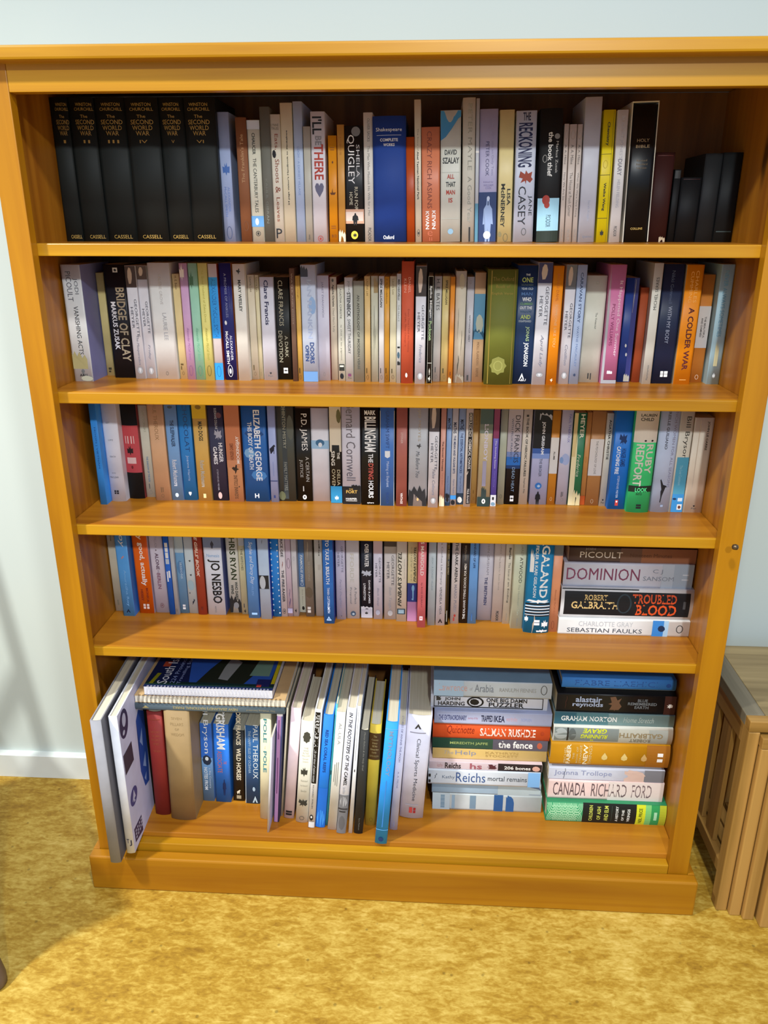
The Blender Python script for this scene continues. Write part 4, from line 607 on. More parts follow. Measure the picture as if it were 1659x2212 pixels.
bk(x=-.2594,y=.163,z=.7827,T=.0452,h=.198,d=.128,kind='pb',col='#2a68b2',label='thick stormy blue paperback with two white capital lines, 11th from left, third shelf',group='books on the third shelf',items=[('@blob',.0858,.1053,.05,.5,'#7fb0dc','D'),('@blob',.0429,.0628,.3,.95,'#4f8fd0','D'),('@blob',.1262,.1406,.1,.9,'#1d4c8c','D'),('ELIZABETH GEORGE',.0421,.1784,.5,.76,'#f0f3f8','Db'),('THIS BODY OF DEATH',.0644,.1556,.24,.42,'#e6ebf2','Db'),('H',.0076,.0164,.4,.58,'#f2f2f2','Hb')])
bk(x=-.226,y=.1626,z=.7827,T=.0137,h=.198,d=.128,kind='pb',col='#aab9e8',label='slim lavender blue paperback with a black horse, 12th from left, third shelf',group='books on the third shelf',items=[('@horse',.0954,.1132,.05,.9,'#1f2238','D'),('=',.0413,.0427,0,1,'#2a3a70','D'),('@rect',.0081,.0135,.38,.62,'#2a3a70','D'),('@rect',.052,.0799,.46,.52,'#8a98cc','D')])
bk(x=-.2023,y=.1688,z=.7827,T=.0325,h=.198,d=.128,kind='pb',col='#4c4e46',label='mottled grey green paperback with vertical serif lettering, 13th from left, third shelf',group='books on the third shelf',items=[('=',.0051,.1903,.3,.58,'#3c4345','D'),('ROHINTON MISTRY',.1046,.1935,.36,.54,'#a6a694','D'),('FAMILY MATTERS',.022,.0777,.36,.54,'#9a9c90','D'),('@blob',.1207,.1684,.6,1,'#5c6058','D'),('@blob',.0017,.0203,0,.4,'#66694c','D')])
bk(x=-.1694,y=.1708,z=.7827,T=.0293,h=.181,d=.111,kind='pb',col='#1b1917',label='black paperback with large thin white initials and name, 14th from left, third shelf',group='books on the third shelf',items=[('P.D. JAMES',.1005,.1708,.3,.78,'#f2f0ec','D'),('A CERTAIN',.0396,.0883,.62,.84,'#c9c5bc','D'),('JUSTICE',.0479,.0826,.2,.44,'#c9c5bc','D'),('=',.0203,.0304,.4,.46,'#e4e0d8','D'),('@e',.0037,.0132,.36,.62,'#f2f2f2','D'),('@bird',.0054,.0115,.42,.56,'#1c1c20','D')])
bk(x=-.1379,y=.1727,z=.7827,T=.0332,h=.181,d=.111,kind='pb',col='#e9e7ed',label='plain white paperback with a narrow pale blue photo strip, 15th from left, third shelf',group='books on the third shelf',items=[('=',.1038,.1199,0,1,'#9dc4e4','D'),('@e',.1086,.122,.25,.75,'#3f6f96','D'),('@e',.107,.1159,.4,.62,'#e6eaf0','D')])
bk(x=-.1079,y=.1638,z=.7827,T=.0213,h=.198,d=.128,kind='pb',col='#1c1a17',label='cream topped paperback with black middle and blue foot, 16th from left, third shelf',group='books on the third shelf',items=[('@tear',.1011,.1975,0,1,'#d9ceb8','D'),('=',.1139,.1864,0,1,'#d9ceb8','D'),('@blob',.1552,.1818,.6,1,'#6f6b44','D'),('SING',.0743,.1027,.1,.42,'#ece4d4','Db'),('THE',.0873,.1002,.62,.85,'#ece4d4','Db'),('DELIA',.0355,.0661,.6,.86,'#d8c9a0','D'),('OWENS',.0239,.0677,.14,.44,'#d8c9a0','D'),('=',.0005,.0339,0,1,'#2f90c2','D'),('@leaf',.0054,.0163,.35,.7,'#dcecf4','D')])
bk(x=-.0785,y=.1579,z=.7827,T=.0339,h=.198,d=.128,kind='pb',col='#d4d0d9',label='thick lilac grey paperback with sketchy tall title and black foot, third shelf',group='books on the third shelf',items=[('Bernard Cornwell',.0471,.1942,.24,.74,'#6d6870','D'),('=',.0005,.0356,0,1,'#1d1b1b','D'),('@tear',.0322,.0397,.5,1,'#1d1b1b','D'),('THE',.0291,.0317,.36,.58,'#c8a050','Hb'),('FORT',.0221,.0284,.2,.82,'#d9ae58','Hb'),('HARPER',.0091,.0131,.18,.8,'#f0eeea','Hb'),('=',.0067,.0077,.18,.8,'#f0eeea','D')])
bk(x=-.043,y=.1566,z=.7827,T=.0335,h=.198,d=.128,kind='pb',col='#161819',label='black thriller with tall white letters and one red word, 18th from left, third shelf',group='books on the third shelf',items=[('MARK',.1734,.1819,.2,.8,'#f2f2f2','Hb'),('BILLINGHAM',.1041,.1703,.2,.82,'#f0f2f2','Db'),('THE',.0832,.1001,.4,.66,'#f2f2f2','Db'),('DYING',.0506,.0816,.4,.68,'#e0695c','Db'),('HOURS',.0142,.0482,.4,.68,'#f2f2f2','Db'),('sphere',.0025,.0062,.32,.7,'#f2f2f2','Hb')])
bk(x=-.0113,y=.1538,z=.7827,T=.0262,h=.198,d=.128,kind='pb',col='#4b7ecb',label='mid blue paperback with a white hexagon and worn edges, 19th from left, third shelf',group='books on the third shelf',items=[('GRAHAM SWIFT',.1118,.1822,.4,.64,'#2b4684','D'),('@hex',.0933,.107,.34,.7,'#eef2f6','D'),('Making an Elephant',.0374,.087,.4,.64,'#c9d8f0','D'),('PICADOR',.0042,.0258,.42,.62,'#2b4684','D'),('=',.0005,.1822,0,.03,'#dcd8c8','D'),('=',.0005,.1822,.97,1,'#dcd8c8','D')])
bk(x=.0155,y=.153,z=.7827,T=.0197,h=.198,d=.128,kind='pb',col='#b76b5f',label='dusty red paperback with tiny white title, 20th from left, third shelf',group='books on the third shelf',items=[('STONER',.1219,.1424,.4,.6,'#e8c8c0','D'),('VINTAGE',.005,.0266,.4,.62,'#f2e2dc','Db')])
bk(x=.0458,y=.1548,z=.7827,T=.0346,h=.198,d=.128,kind='pb',col='#c0c3c8',label='silver grey paperback with black grasses at foot, 21st from left, third shelf',group='books on the third shelf',items=[('JOJO MOYES',.1259,.1965,.44,.62,'#b3a48c','D'),('@bird',.1116,.1219,.4,.68,'#4c4c50','D'),('Me Before You',.0561,.1069,.38,.58,'#5a5c62','Di'),('@grass',.0005,.0414,0,1,'#2a2a2c','D'),('@e',.0108,.0167,.45,.56,'#e8c080','D')])
bk(x=.0744,y=.1495,z=.7827,T=.0188,h=.198,d=.128,kind='pb',col='#e6e3e7',label='white romance paperback with young man portrait, right of silver grey one, third shelf',group='matching white regency romance paperbacks',items=[('=',.1457,.1975,0,1,'#4a4248','D'),('@face',.1519,.1975,.1,.75,'#c9b7ab','D'),('GEORGETTE',.0737,.1379,.6,.84,'#4c4c58','D'),('HEYER',.0873,.1238,.2,.44,'#4c4c58','D'),('False Colours',.024,.0745,.4,.68,'#7c7c8c','Di'),('@e',.0075,.0191,.28,.78,'#aeb0b2','D'),('@heart',.0088,.0178,.42,.64,'#d9d9dc','D')])
bk(x=.091,y=.1552,z=.7827,T=.0093,h=.198,d=.128,kind='pb',col='#e0a591',label='slim salmon pink paperback with torn cream foot, 23rd from left, third shelf',group='books on the third shelf',items=[("The Stormin' Normans",.0698,.1265,.34,.68,'#4a2622','Db'),('Terry Deary',.0389,.0666,.36,.66,'#b07a68','D'),('@tear',.0005,.0241,0,1,'#eee3bd','D')])
bk(x=.1016,y=.1605,z=.7827,T=.009,h=.198,d=.128,kind='pb',col='#90b2e2',label='slim sky blue paperback, leftmost of a matching maths trio, 24th from left, third shelf',group='matching slim maths paperbacks',items=[('MATHS',.148,.1682,.2,.75,'#1b2340','Db'),('Kjartan Poskitt',.0308,.0578,.34,.66,'#5d6f9c','D'),('@tear',.0158,.0258,.1,.9,'#1c1c20','D'),('@blob',.0075,.0175,.2,.8,'#1c1c20','D'),('@rect',.0005,.0067,0,1,'#243c50','D')])
bk(x=.1124,y=.1621,z=.7827,T=.0107,h=.198,d=.128,kind='pb',col='#dcd9da',label='slim white paperback, middle of a matching maths trio, 25th from left, third shelf',group='matching slim maths paperbacks',items=[('MATHS',.14,.1603,.2,.75,'#1b2340','Db'),('THE MEAN AND VULGAR BITS',.0632,.136,.32,.68,'#2c3c6c','Db'),('Kjartan Poskitt',.0238,.0518,.34,.66,'#5d6f9c','D'),('=',.0127,.0205,0,1,'#3f93de','D'),('@blob',.0013,.0114,.1,.85,'#1c1c20','D')])
bk(x=.1253,y=.169,z=.7827,T=.0122,h=.198,d=.128,kind='pb',col='#a6c0e8',label='slim pale blue paperback, rightmost of a matching maths trio, 26th from left, third shelf',group='matching slim maths paperbacks',items=[('MATHS',.1455,.1642,.2,.75,'#1b2340','Db'),('THE ESSENTIAL ARITHMETRICKS',.0621,.1392,.32,.68,'#2c3c6c','Db'),('Kjartan Poskitt',.0251,.0556,.34,.66,'#5d6f9c','D'),('=',.0005,.0226,0,1,'#26384a','D'),('@blob',.0034,.0159,.1,.85,'#e8e8e4','D')])
bk(x=.1382,y=.157,z=.7827,T=.0123,h=.198,d=.128,kind='pb',col='#e8dccf',label='slim cream paperback with black vertical label strip, 27th from left, third shelf',group='books on the third shelf',items=[('=',.0058,.1796,.34,.92,'#1b1b1f','D'),('HORRIBLE SCIENCE',.1354,.1788,.42,.84,'#e4dcd4','Db'),('CHEMICAL CHAOS',.0742,.1307,.46,.82,'#f2ece6','Db'),('Nick Arnold',.0078,.0351,.46,.8,'#e4dcd4','D'),('@crack',.062,.0701,.1,.7,'#e8dccf','D')])
bk(x=.1515,y=.1768,z=.7827,T=.0111,h=.181,d=.111,kind='pb',col='#d4ab66',label='plain tan paperback set back beside the lion-titled one, 28th from left, third shelf',group='books on the third shelf',items=[('Laurie Lee',.1526,.1713,.35,.65,'#a07a3c','D'),('=',.0196,.0263,.35,.5,'#8a6428','D'),('@ring',.0071,.0129,.35,.6,'#8a6428','D')])
bk(x=.1689,y=.1598,z=.7827,T=.0232,h=.198,d=.128,kind='pb',col='#c3b18b',label='gold and teal paperback with spaced pale letters and white oval, third shelf',group='books on the third shelf',items=[('=',.1585,.1975,0,1,'#4a605c','D'),('=',.1414,.1585,0,1,'#748074','D'),('LIONBOY',.0891,.1585,.36,.66,'#d6d0e2','Db'),('=',.0405,.0891,.32,.62,'#a9a3b8','D'),('@tear',.0191,.0405,.3,.7,'#33413e','D'),('=',.0005,.0191,0,1,'#2c3e3b','D'),('@e',.0058,.0158,.36,.66,'#eef0ea','D'),('@bird',.0072,.0141,.44,.58,'#1c1c20','D')])
bk(x=.1872,y=.1618,z=.7827,T=.0104,h=.198,d=.128,kind='pb',col='#6b5dc2',label='slim purple paperback with red top and white foot, 30th from left, third shelf',group='books on the third shelf',items=[('=',.1317,.1975,0,1,'#8b3b62','D'),('The Smashing Saxons',.0744,.1278,.34,.68,'#d6d0f0','Db'),('Terry Deary',.0386,.0695,.38,.64,'#9088d8','D'),('=',.0005,.0229,0,1,'#dcdce0','D'),('@rect',.013,.0188,.3,.65,'#222','D'),('@blob',.0013,.0088,.1,.9,'#7f9fb8','D')])
bk(x=.202,y=.1745,z=.7827,T=.0127,h=.198,d=.128,kind='pb',col='#b6baa1',label='pale grey green paperback with a small round logo, 31st from left, third shelf',group='books on the third shelf',items=[('@ring',.0122,.0198,.35,.7,'#4c4e40','D')])
bk(x=.2223,y=.1758,z=.7827,T=.0258,h=.198,d=.128,kind='pb',col='#15161b',label='paperback shading from lilac to black with a blue glow, 32nd from left, third shelf',group='books on the third shelf',items=[('=',.1031,.1975,0,1,'#b7afb8','D'),('=',.0935,.1031,0,1,'#7d8fc0','D'),('=',.0773,.0935,0,1,'#2c72c4','D'),('=',.0708,.0773,0,1,'#1c3f74','D'),('DICK FRANCIS',.0822,.1718,.5,.84,'#25242a','D'),('WITH FELIX FRANCIS',.0886,.1663,.24,.38,'#4f5470','D'),('DEAD HEAT',.0256,.0732,.44,.64,'#9cb8d4','D'),('@rect',.0127,.0177,.4,.66,'#f2f2f2','D'),('@rect',.0064,.0114,.4,.66,'#f2f2f2','D'),('@rect',.0104,.0137,.48,.58,'#15161b','D')])
bk(x=.2445,y=.1771,z=.7827,T=.0163,h=.198,d=.128,kind='pb',col='#d9cebd',label='beige paperback with small-capitals title down the spine, 33rd from left, third shelf',group='books on the third shelf',items=[('@rect',.1691,.1731,.35,.6,'#333','D'),('THE BOOK OF HEROIC FAILURES',.0553,.1671,.38,.64,'#3f3a34','Db'),('Stephen Pile',.0222,.0528,.4,.64,'#55504a','D')])
bk(x=.2725,y=.1778,z=.7827,T=.0318,h=.198,d=.128,kind='pb',col='#b9bfe3',label='black to lilac thriller with blue globe and walking man silhouette, third shelf',group='books on the third shelf',items=[('=',.1098,.1975,0,1,'#14151a','D'),('@tear',.1634,.1774,.3,1,'#b4b8c4','D'),('=',.1002,.1098,0,1,'#3a5fa8','D'),('=',.0905,.1002,0,1,'#7f9bd8','D'),('JOHN GRISHAM',.0986,.1603,.44,.66,'#e8ecf2','Db'),('THE BROKER',.0556,.0905,.44,.6,'#4c4f60','D'),('@e',.0309,.0433,.28,.66,'#2f78c4','D'),('@leaf',.0333,.0408,.4,.58,'#bcd4ec','D'),('@man',.0005,.0267,.28,.68,'#121216','D')])
bk(x=.2969,y=.1792,z=.7827,T=.0147,h=.181,d=.111,kind='pb',col='#d99132',label='narrow orange paperback with white title panel, left of lilac one, third shelf',group='books on the third shelf',items=[('=',.0613,.1304,0,1,'#dcd9d4','D'),('PLUMB',.0881,.1034,.4,.62,'#3a3630','Db'),('@ring',.0075,.0151,.38,.64,'#ecd0a0','D')])
bk(x=.3171,y=.1804,z=.7827,T=.0203,h=.198,d=.128,kind='pb',col='#cfccdd',label='lilac white paperback with violet name and watery blue stain, 36th from left, third shelf',group='books on the third shelf',items=[('PAUL THEROUX',.1209,.1743,.62,.82,'#6c67b4','D'),('@blob',.0776,.1001,.2,.95,'#a9b6dc','D'),('@blob',.0808,.0937,.05,.4,'#7f9fcf','D'),('=',.0151,.0254,.42,.48,'#444','D'),('=',.0167,.0254,.56,.6,'#444','D'),('@ring',.0059,.0126,.42,.66,'#888','D')])
bk(x=.3395,y=.1761,z=.7827,T=.0219,h=.178,d=.111,kind='pb',col='#2f7c54',label='broken-backed green paperback with cream pages splaying out, 37th from left, third shelf',group='books on the third shelf',cf='#2f6a48',items=[('@tear',.0005,.1775,0,.42,'#e9dcae','D'),('=',.0953,.1775,0,.3,'#d9c48c','D'),('@crack',.0005,.0303,.5,.8,'#2a2a20','D'),('HEYER',.1303,.1756,.52,.86,'#dfe0cc','Db'),('Frederica',.0573,.1001,.48,.74,'#d5d8bc','Di'),('@tear',.0005,.0319,.35,1,'#e6d7a4','D')])
bk(x=.3563,y=.1804,z=.7827,T=.0089,h=.178,d=.111,kind='pb',col='#c98c4e',label='narrow ochre paperback beside the broken green one, 38th from left, third shelf',group='books on the third shelf',items=[('@ring',.0831,.0944,.3,.65,'#a46a30','D'),('=',.0005,.0184,0,1,'#c4561e','D')])
bk(x=.3737,y=.1791,z=.7827,T=.0245,h=.181,d=.111,kind='pb',col='#c28a52',label='tan brown paperback with wide white title panel, 39th from left, third shelf',group='books on the third shelf',items=[('=',.0587,.1288,0,1,'#d8d2ce','D'),('THE PSYCHOLOGY OF LOVE',.0619,.1253,.42,.58,'#55504c','D'),('@ring',.0042,.0125,.4,.6,'#e0c8a8','D')])
bk(x=.3928,y=.1755,z=.7827,T=.0116,h=.178,d=.111,kind='pb',col='#dad7c9',label='slim grey white paperback with bold black serif name, 40th from left, third shelf',group='books on the third shelf',items=[('AGATHA CHRISTIE',.0908,.1664,.36,.72,'#2c2a26','Db'),('@heart',.0103,.0142,.4,.64,'#1c1c20','D'),('Pan',.0053,.009,.25,.78,'#444','H')])
bk(x=.4146,y=.1604,z=.7827,T=.0313,h=.198,d=.128,kind='pb',col='#1f79da',label='glossy royal blue paperback with white techno title and red logo, third shelf',group='books on the third shelf',items=[('@splat',.1231,.1449,.3,.75,'#15356c','D'),('CATCHING FIRE',.0684,.1207,.22,.44,'#f2f4f8','Db'),('HUNGER GAMES',.0828,.1168,.5,.76,'#16366e','Db'),('STEPHENIE MEYER',.0222,.0652,.42,.54,'#c8d4ea','D'),('@rect',.0071,.0186,.42,.6,'#c8423c','D'),('@e',.0132,.017,.46,.56,'#f2f2f2','D')])
bk(x=.4507,y=.1475,z=.7827,T=.0404,h=.213,d=.14,kind='hb',col='#40d47f',label='fluorescent green hardback with cream jacket top and black stripe, 42nd from left, third shelf',group='books on the third shelf',items=[('=',.1325,.212,0,1,'#d3cabd','D'),('LAUREN',.18,.1851,.2,.88,'#232220','Hb'),('CHILD',.1721,.1782,.2,.76,'#232220','Hb'),('@e',.1345,.1379,.45,.55,'#1c1c20','D'),('@e',.1345,.1379,.75,.85,'#1c1c20','D'),('RUBY',.0747,.1295,.58,.88,'#d3cfc0','Db'),('REDFORT',.0508,.1295,.14,.5,'#d3cfc0','Db'),('=',.04,.0516,0,1,'#17251c','D'),('LOOK',.04,.048,.28,.82,'#4fe08c','Hb'),('INTO',.0339,.0379,.34,.6,'#173c26','Hb'),('@rect',.0128,.016,.4,.62,'#1c1c20','D'),('@rect',.0079,.0115,.4,.62,'#1c1c20','D')])
bk(x=.4915,y=.1513,z=.7827,T=.0348,h=.212,d=.14,kind='hb',col='#bdcce8',label='thick powder blue hardback with a leaping black figure, 43rd from left, third shelf',group='books on the third shelf',items=[('MIREILLE GUILIANO',.1198,.1968,.36,.5,'#565a66','Db'),('FRENCH WOMEN FOR ALL SEASONS',.0479,.2028,.72,.86,'#8d8aa4','D'),('@dancer',.0188,.0639,.3,.75,'#1c1d22','D'),('=',.0106,.0147,.5,.64,'#9aa8c4','D')])
bk(x=.521,y=.1499,z=.7827,T=.0236,h=.2,d=.128,kind='pb',col='#d8d4c4',label='cream topped paperback with teal panel and blue pictures at foot, third shelf',group='books on the third shelf',items=[('Bill Bryson',.1027,.1802,.36,.8,'#3c3b38','D'),('=',.0353,.1051,.12,1,'#4f9dbb','D'),('The Lost Continent',.0521,.0902,.4,.6,'#8fc0d0','D'),('=',.0005,.0353,.12,1,'#3a90d2','D'),('@rect',.0215,.028,.55,.9,'#cfe0ee','D'),('@rect',.0052,.0158,.55,.92,'#e8e8e4','D'),('@blob',.0069,.0134,.62,.85,'#6a3c34','D'),('@blob',.024,.028,.15,.45,'#16345c','D')])
bk(x=.5513,y=.1503,z=.7827,T=.0337,h=.178,d=.111,kind='pb',col='#ece3d0',label='creased cream paperback last on the right with hollow spine, 45th from left, third shelf',group='books on the third shelf',items=[('JOHN LE CARRE',.1187,.1715,.66,.8,'#4f4534','Db'),('=',.043,.1737,.3,.34,'#cdbfae','D'),('@heart',.0109,.0142,.5,.6,'#1c1c20','D'),('Pan',.0064,.0096,.42,.68,'#555','H')])
bk(x=-.5595,y=.1676,z=.5383,T=.0153,h=.181,d=.111,kind='pb',col='#d0cbb9',label='grey cream paperback at the far left in shadow, first from left, fourth shelf',group='books on the fourth shelf',items=[('=',.1542,.1725,.45,.6,'#8a8574','D'),('=',.0137,.0253,.4,.55,'#8a8574','D'),('@ring',.0021,.0093,.4,.7,'#9a9584','D')])
bk(x=-.5309,y=.1466,z=.5383,T=.0238,h=.198,d=.128,kind='pb',col='#5aa7f0',label='azure blue paperback with large white handwritten word, second from left, fourth shelf',group='books on the fourth shelf',cf='#4a86dc',items=[('Joy',.1502,.188,.3,.8,'#e8f2fc','Di'),('@crack',.1253,.1319,.2,.8,'#d88c84','D'),('Anuradha Roy',.0225,.1017,.4,.66,'#86c0f2','D'),('@tri',.0081,.0159,.3,.65,'#141c30','D')])
bk(x=-.4991,y=.1608,z=.5383,T=.0298,h=.198,d=.128,kind='pb',col='#e9660f',label='vivid orange paperback with white cursive-style title, third from left, fourth shelf',group='books on the fourth shelf',cf='#c8b4c4',items=[('Really',.1609,.206,.3,.7,'#e8d8cc','Db'),('good, actually',.0618,.1551,.32,.74,'#f4f0ec','Db'),('MONICA',.0251,.0566,.58,.74,'#8d2c1c','Db'),('HEISEY',.0278,.0531,.22,.38,'#8d2c1c','Db'),('@rect',.0163,.0212,.3,.46,'#f4dcd0','D'),('@rect',.0163,.0212,.54,.7,'#f4dcd0','D'),('@rect',.0103,.0152,.3,.46,'#f4dcd0','D'),('@rect',.0103,.0152,.54,.7,'#f4dcd0','D')])
bk(x=-.4687,y=.1657,z=.5383,T=.0264,h=.198,d=.128,kind='pb',col='#d0cadb',label='pale mauve paperback with plum capitals, fourth from left, fourth shelf',group='books on the fourth shelf',items=[('HANS FALLADA',.1421,.1819,.4,.6,'#a49cb0','D'),('@e',.1361,.1391,.42,.52,'#5c4c60','D'),('ALONE',.0956,.1312,.36,.62,'#5a3c58','Db'),('IN',.0888,.0939,.42,.56,'#8a7a90','D'),('BERLIN',.0533,.0879,.36,.62,'#8a5c74','Db'),('@ring',.0108,.0215,.38,.66,'#7c4c50','D'),('@bird',.013,.0192,.46,.58,'#7c4c50','D')])
bk(x=-.4463,y=.1584,z=.5383,T=.0106,h=.198,d=.128,kind='pb',col='#1f67d2',label='slim cobalt blue paperback with a white chequered panel, fifth from left, fourth shelf',group='books on the fourth shelf',items=[('@rect',.1239,.1565,.25,.8,'#dfe6ee','D'),('=',.146,.1473,.25,.8,'#1f67d2','D'),('=',.136,.1373,.25,.8,'#1f67d2','D'),('@rect',.1113,.1223,.2,.85,'#b8c8dc','D'),('@rect',.0815,.0969,.55,.85,'#e8eef6','D'),('@rect',.073,.0952,.2,.45,'#e8eef6','D')])
bk(x=-.436,y=.1583,z=.5383,T=.0076,h=.198,d=.128,kind='pb',col='#b8bdc4',label='narrow silver grey paperback beside the cobalt one, sixth from left, fourth shelf',group='books on the fourth shelf',items=[('@ring',.0074,.0133,.25,.65,'#222','D')])
bk(x=-.4233,y=.1659,z=.5383,T=.0171,h=.198,d=.128,kind='pb',col='#6d9dc8',label='sea blue photographic paperback with a double-lobed logo, seventh from left, fourth shelf',group='books on the fourth shelf',items=[('=',.133,.1861,0,1,'#a8bccc','D'),('@blob',.0855,.1162,.1,.9,'#5584b4','D'),('SESSIONS',.077,.1128,.45,.68,'#c4d6e6','D'),('@rect',.0149,.0195,.35,.68,'#f2f2f2','D'),('@rect',.0089,.0135,.35,.68,'#f2f2f2','D')])
bk(x=-.4045,y=.1663,z=.5383,T=.0179,h=.198,d=.128,kind='pb',col='#c7d5dc',label='pale misty paperback with tiny black birds, eighth from left, fourth shelf',group='books on the fourth shelf',items=[('@bird',.1131,.1182,.4,.7,'#1c1c20','D'),('@bird',.0824,.0876,.4,.68,'#1c1c20','D'),('@blob',.0513,.0738,.1,.8,'#a4c0cc','D'),('@bird',.0435,.047,.15,.35,'#1c1c20','D'),('@crack',.0198,.0321,.2,.95,'#2c3440','D')])
bk(x=-.3847,y=.162,z=.5383,T=.0177,h=.198,d=.14,kind='hb',col='#a9442d',label='rust red hardback with slanting white capitals, ninth from left, fourth shelf',group='books on the fourth shelf',items=[("THE GIRLS' BOOK",.0841,.1852,.2,.56,'#efdcd0','Dbi'),('=',.0103,.0173,.4,.6,'#6a2418','D')])
bk(x=-.3553,y=.1624,z=.5383,T=.0357,h=.198,d=.128,kind='pb',col='#dfe6f5',label='wide white paperback with huge black condensed name, tenth from left, fourth shelf',group='books on the fourth shelf',cf='#6a76b0',items=[('=',.147,.189,0,1,'#7083ac','D'),('@man',.1453,.1619,.38,.62,'#2c3450','D'),('Nemesis',.1268,.1335,.16,.86,'#7cabdc','H'),('JO NESBO',.0259,.122,.18,.86,'#17181e','Db'),('VINTAGE',.0048,.0198,.4,.48,'#777','D')])
bk(x=-.3195,y=.1738,z=.5383,T=.0235,h=.198,d=.128,kind='pb',col='#d4d4cb',label='grey white thriller with dark green block name and photo foot, fourth shelf',group='books on the fourth shelf',items=[('CHRIS RYAN',.0735,.1788,.28,.78,'#29381f','Db'),('WHO DARES',.0283,.0692,.55,.8,'#23261f','Db'),('WINS',.0414,.0623,.2,.44,'#23261f','Db'),('@tear',.0005,.0397,0,1,'#2a2a2c','D'),('@e',.0098,.0239,.35,.8,'#98989a','D')])
bk(x=-.2995,y=.1681,z=.5383,T=.0122,h=.198,d=.128,kind='pb',col='#d0caa5',label='slim khaki cream paperback with thin black capitals, 12th from left, fourth shelf',group='books on the fourth shelf',items=[('=',.1501,.188,.1,1,'#a9b4c8','D'),('THE WITCHES',.0972,.1435,.35,.7,'#3a382c','D'),('=',.015,.0238,.35,.5,'#555','D'),('@bird',.0018,.0115,.35,.7,'#222','D')])
bk(x=-.2774,y=.1524,z=.5383,T=.0222,h=.198,d=.128,kind='pb',col='#609be2',label='cornflower blue paperback with white script title, 13th from left, fourth shelf',group='books on the fourth shelf',items=[('Sophie and Darcy Day',.0752,.1653,.3,.7,'#e4eefa','Di'),('HELEN',.0513,.0735,.42,.6,'#8cb8ec','D'),('=',.0079,.0123,.3,.8,'#9cc4f0','D')])
bk(x=-.2523,y=.1499,z=.5383,T=.0212,h=.198,d=.128,kind='pb',col='#bdd2ec',label='ice blue paperback with black and white face photo, 14th from left, fourth shelf',group='books on the fourth shelf',cf='#3c50c0',items=[('=',.0666,.0957,0,.9,'#2a2c30','D'),('@e',.0652,.0949,.05,.6,'#c4ccd4','D'),('=',.0659,.0669,0,.95,'#8a96a4','D'),('@crack',.162,.1718,.35,.55,'#6a7a8c','D')])
bk(x=-.2328,y=.1618,z=.5383,T=.0159,h=.198,d=.128,kind='pb',col='#2a8be2',label='bright blue paperback edged with rows of white dots, 15th from left, fourth shelf',group='books on the fourth shelf',items=[('@e',.1592,.1625,.04,.2,'#eaf4fc','D'),('@e',.1543,.1576,.8,.96,'#eaf4fc','D'),('@e',.1474,.1507,.04,.2,'#eaf4fc','D'),('@e',.1424,.1457,.8,.96,'#eaf4fc','D'),('@e',.1354,.1388,.04,.2,'#eaf4fc','D'),('@e',.1304,.1338,.8,.96,'#eaf4fc','D'),('@e',.1234,.1268,.04,.2,'#eaf4fc','D'),('@e',.1184,.1218,.8,.96,'#eaf4fc','D'),('@e',.1114,.1147,.04,.2,'#eaf4fc','D'),('@e',.1063,.1097,.8,.96,'#eaf4fc','D'),('@e',.0992,.1026,.04,.2,'#eaf4fc','D'),('@e',.0942,.0976,.8,.96,'#eaf4fc','D'),('@e',.0871,.0904,.04,.2,'#eaf4fc','D'),('@e',.082,.0854,.8,.96,'#eaf4fc','D'),('@e',.0748,.0782,.04,.2,'#eaf4fc','D'),('@e',.0697,.0731,.8,.96,'#eaf4fc','D'),('@e',.0625,.0659,.04,.2,'#eaf4fc','D'),('@e',.0573,.0607,.8,.96,'#eaf4fc','D'),('@e',.0501,.0535,.04,.2,'#eaf4fc','D'),('@e',.0449,.0483,.8,.96,'#eaf4fc','D'),('@e',.0376,.0411,.04,.2,'#eaf4fc','D'),('@e',.0324,.0359,.8,.96,'#eaf4fc','D'),('@e',.0251,.0286,.04,.2,'#eaf4fc','D'),('@e',.0198,.0233,.8,.96,'#eaf4fc','D'),('@e',.0125,.016,.04,.2,'#eaf4fc','D'),('@e',.0072,.0107,.8,.96,'#eaf4fc','D'),('@ring',.0088,.0167,.25,.7,'#123a6c','D')])
bk(x=-.218,y=.1627,z=.5383,T=.0121,h=.198,d=.128,kind='pb',col='#e1dbe1',label='white slim paperback with bold black capitals and a struck match, fourth shelf',group='books on the fourth shelf',items=[('MAURICE GEE',.1303,.1886,.3,.72,'#26242a','Db'),('@crack',.1068,.1211,.3,.75,'#8a3a2c','D'),('THE FIRE-RAISER',.0324,.1026,.3,.72,'#26242a','Db'),('@ring',.0062,.0176,.25,.75,'#333','D'),('@bird',.0083,.0149,.4,.65,'#333','D')])
bk(x=-.2063,y=.1644,z=.5383,T=.0104,h=.198,d=.128,kind='pb',col='#ccb9ca',label='slim mauve paperback with doodled line drawings, 17th from left, fourth shelf',group='books on the fourth shelf',items=[('@ring',.1055,.1273,.2,.85,'#3c3448','D'),('@crack',.0406,.0613,.2,.8,'#8c7a94','D'),('@crack',.0214,.0406,.1,.9,'#6c5c80','D'),('=',.0074,.0179,.05,.95,'#c4bcdc','D')])
bk(x=-.195,y=.1651,z=.5383,T=.0103,h=.198,d=.128,kind='pb',col='#d0cdd2',label='slim pale grey paperback with a small puffed bird logo, 18th from left, fourth shelf',group='books on the fourth shelf',items=[('@ring',.1223,.1306,.3,.65,'#9a97a0','D'),('@bird',.0074,.0171,.3,.7,'#222','D')])
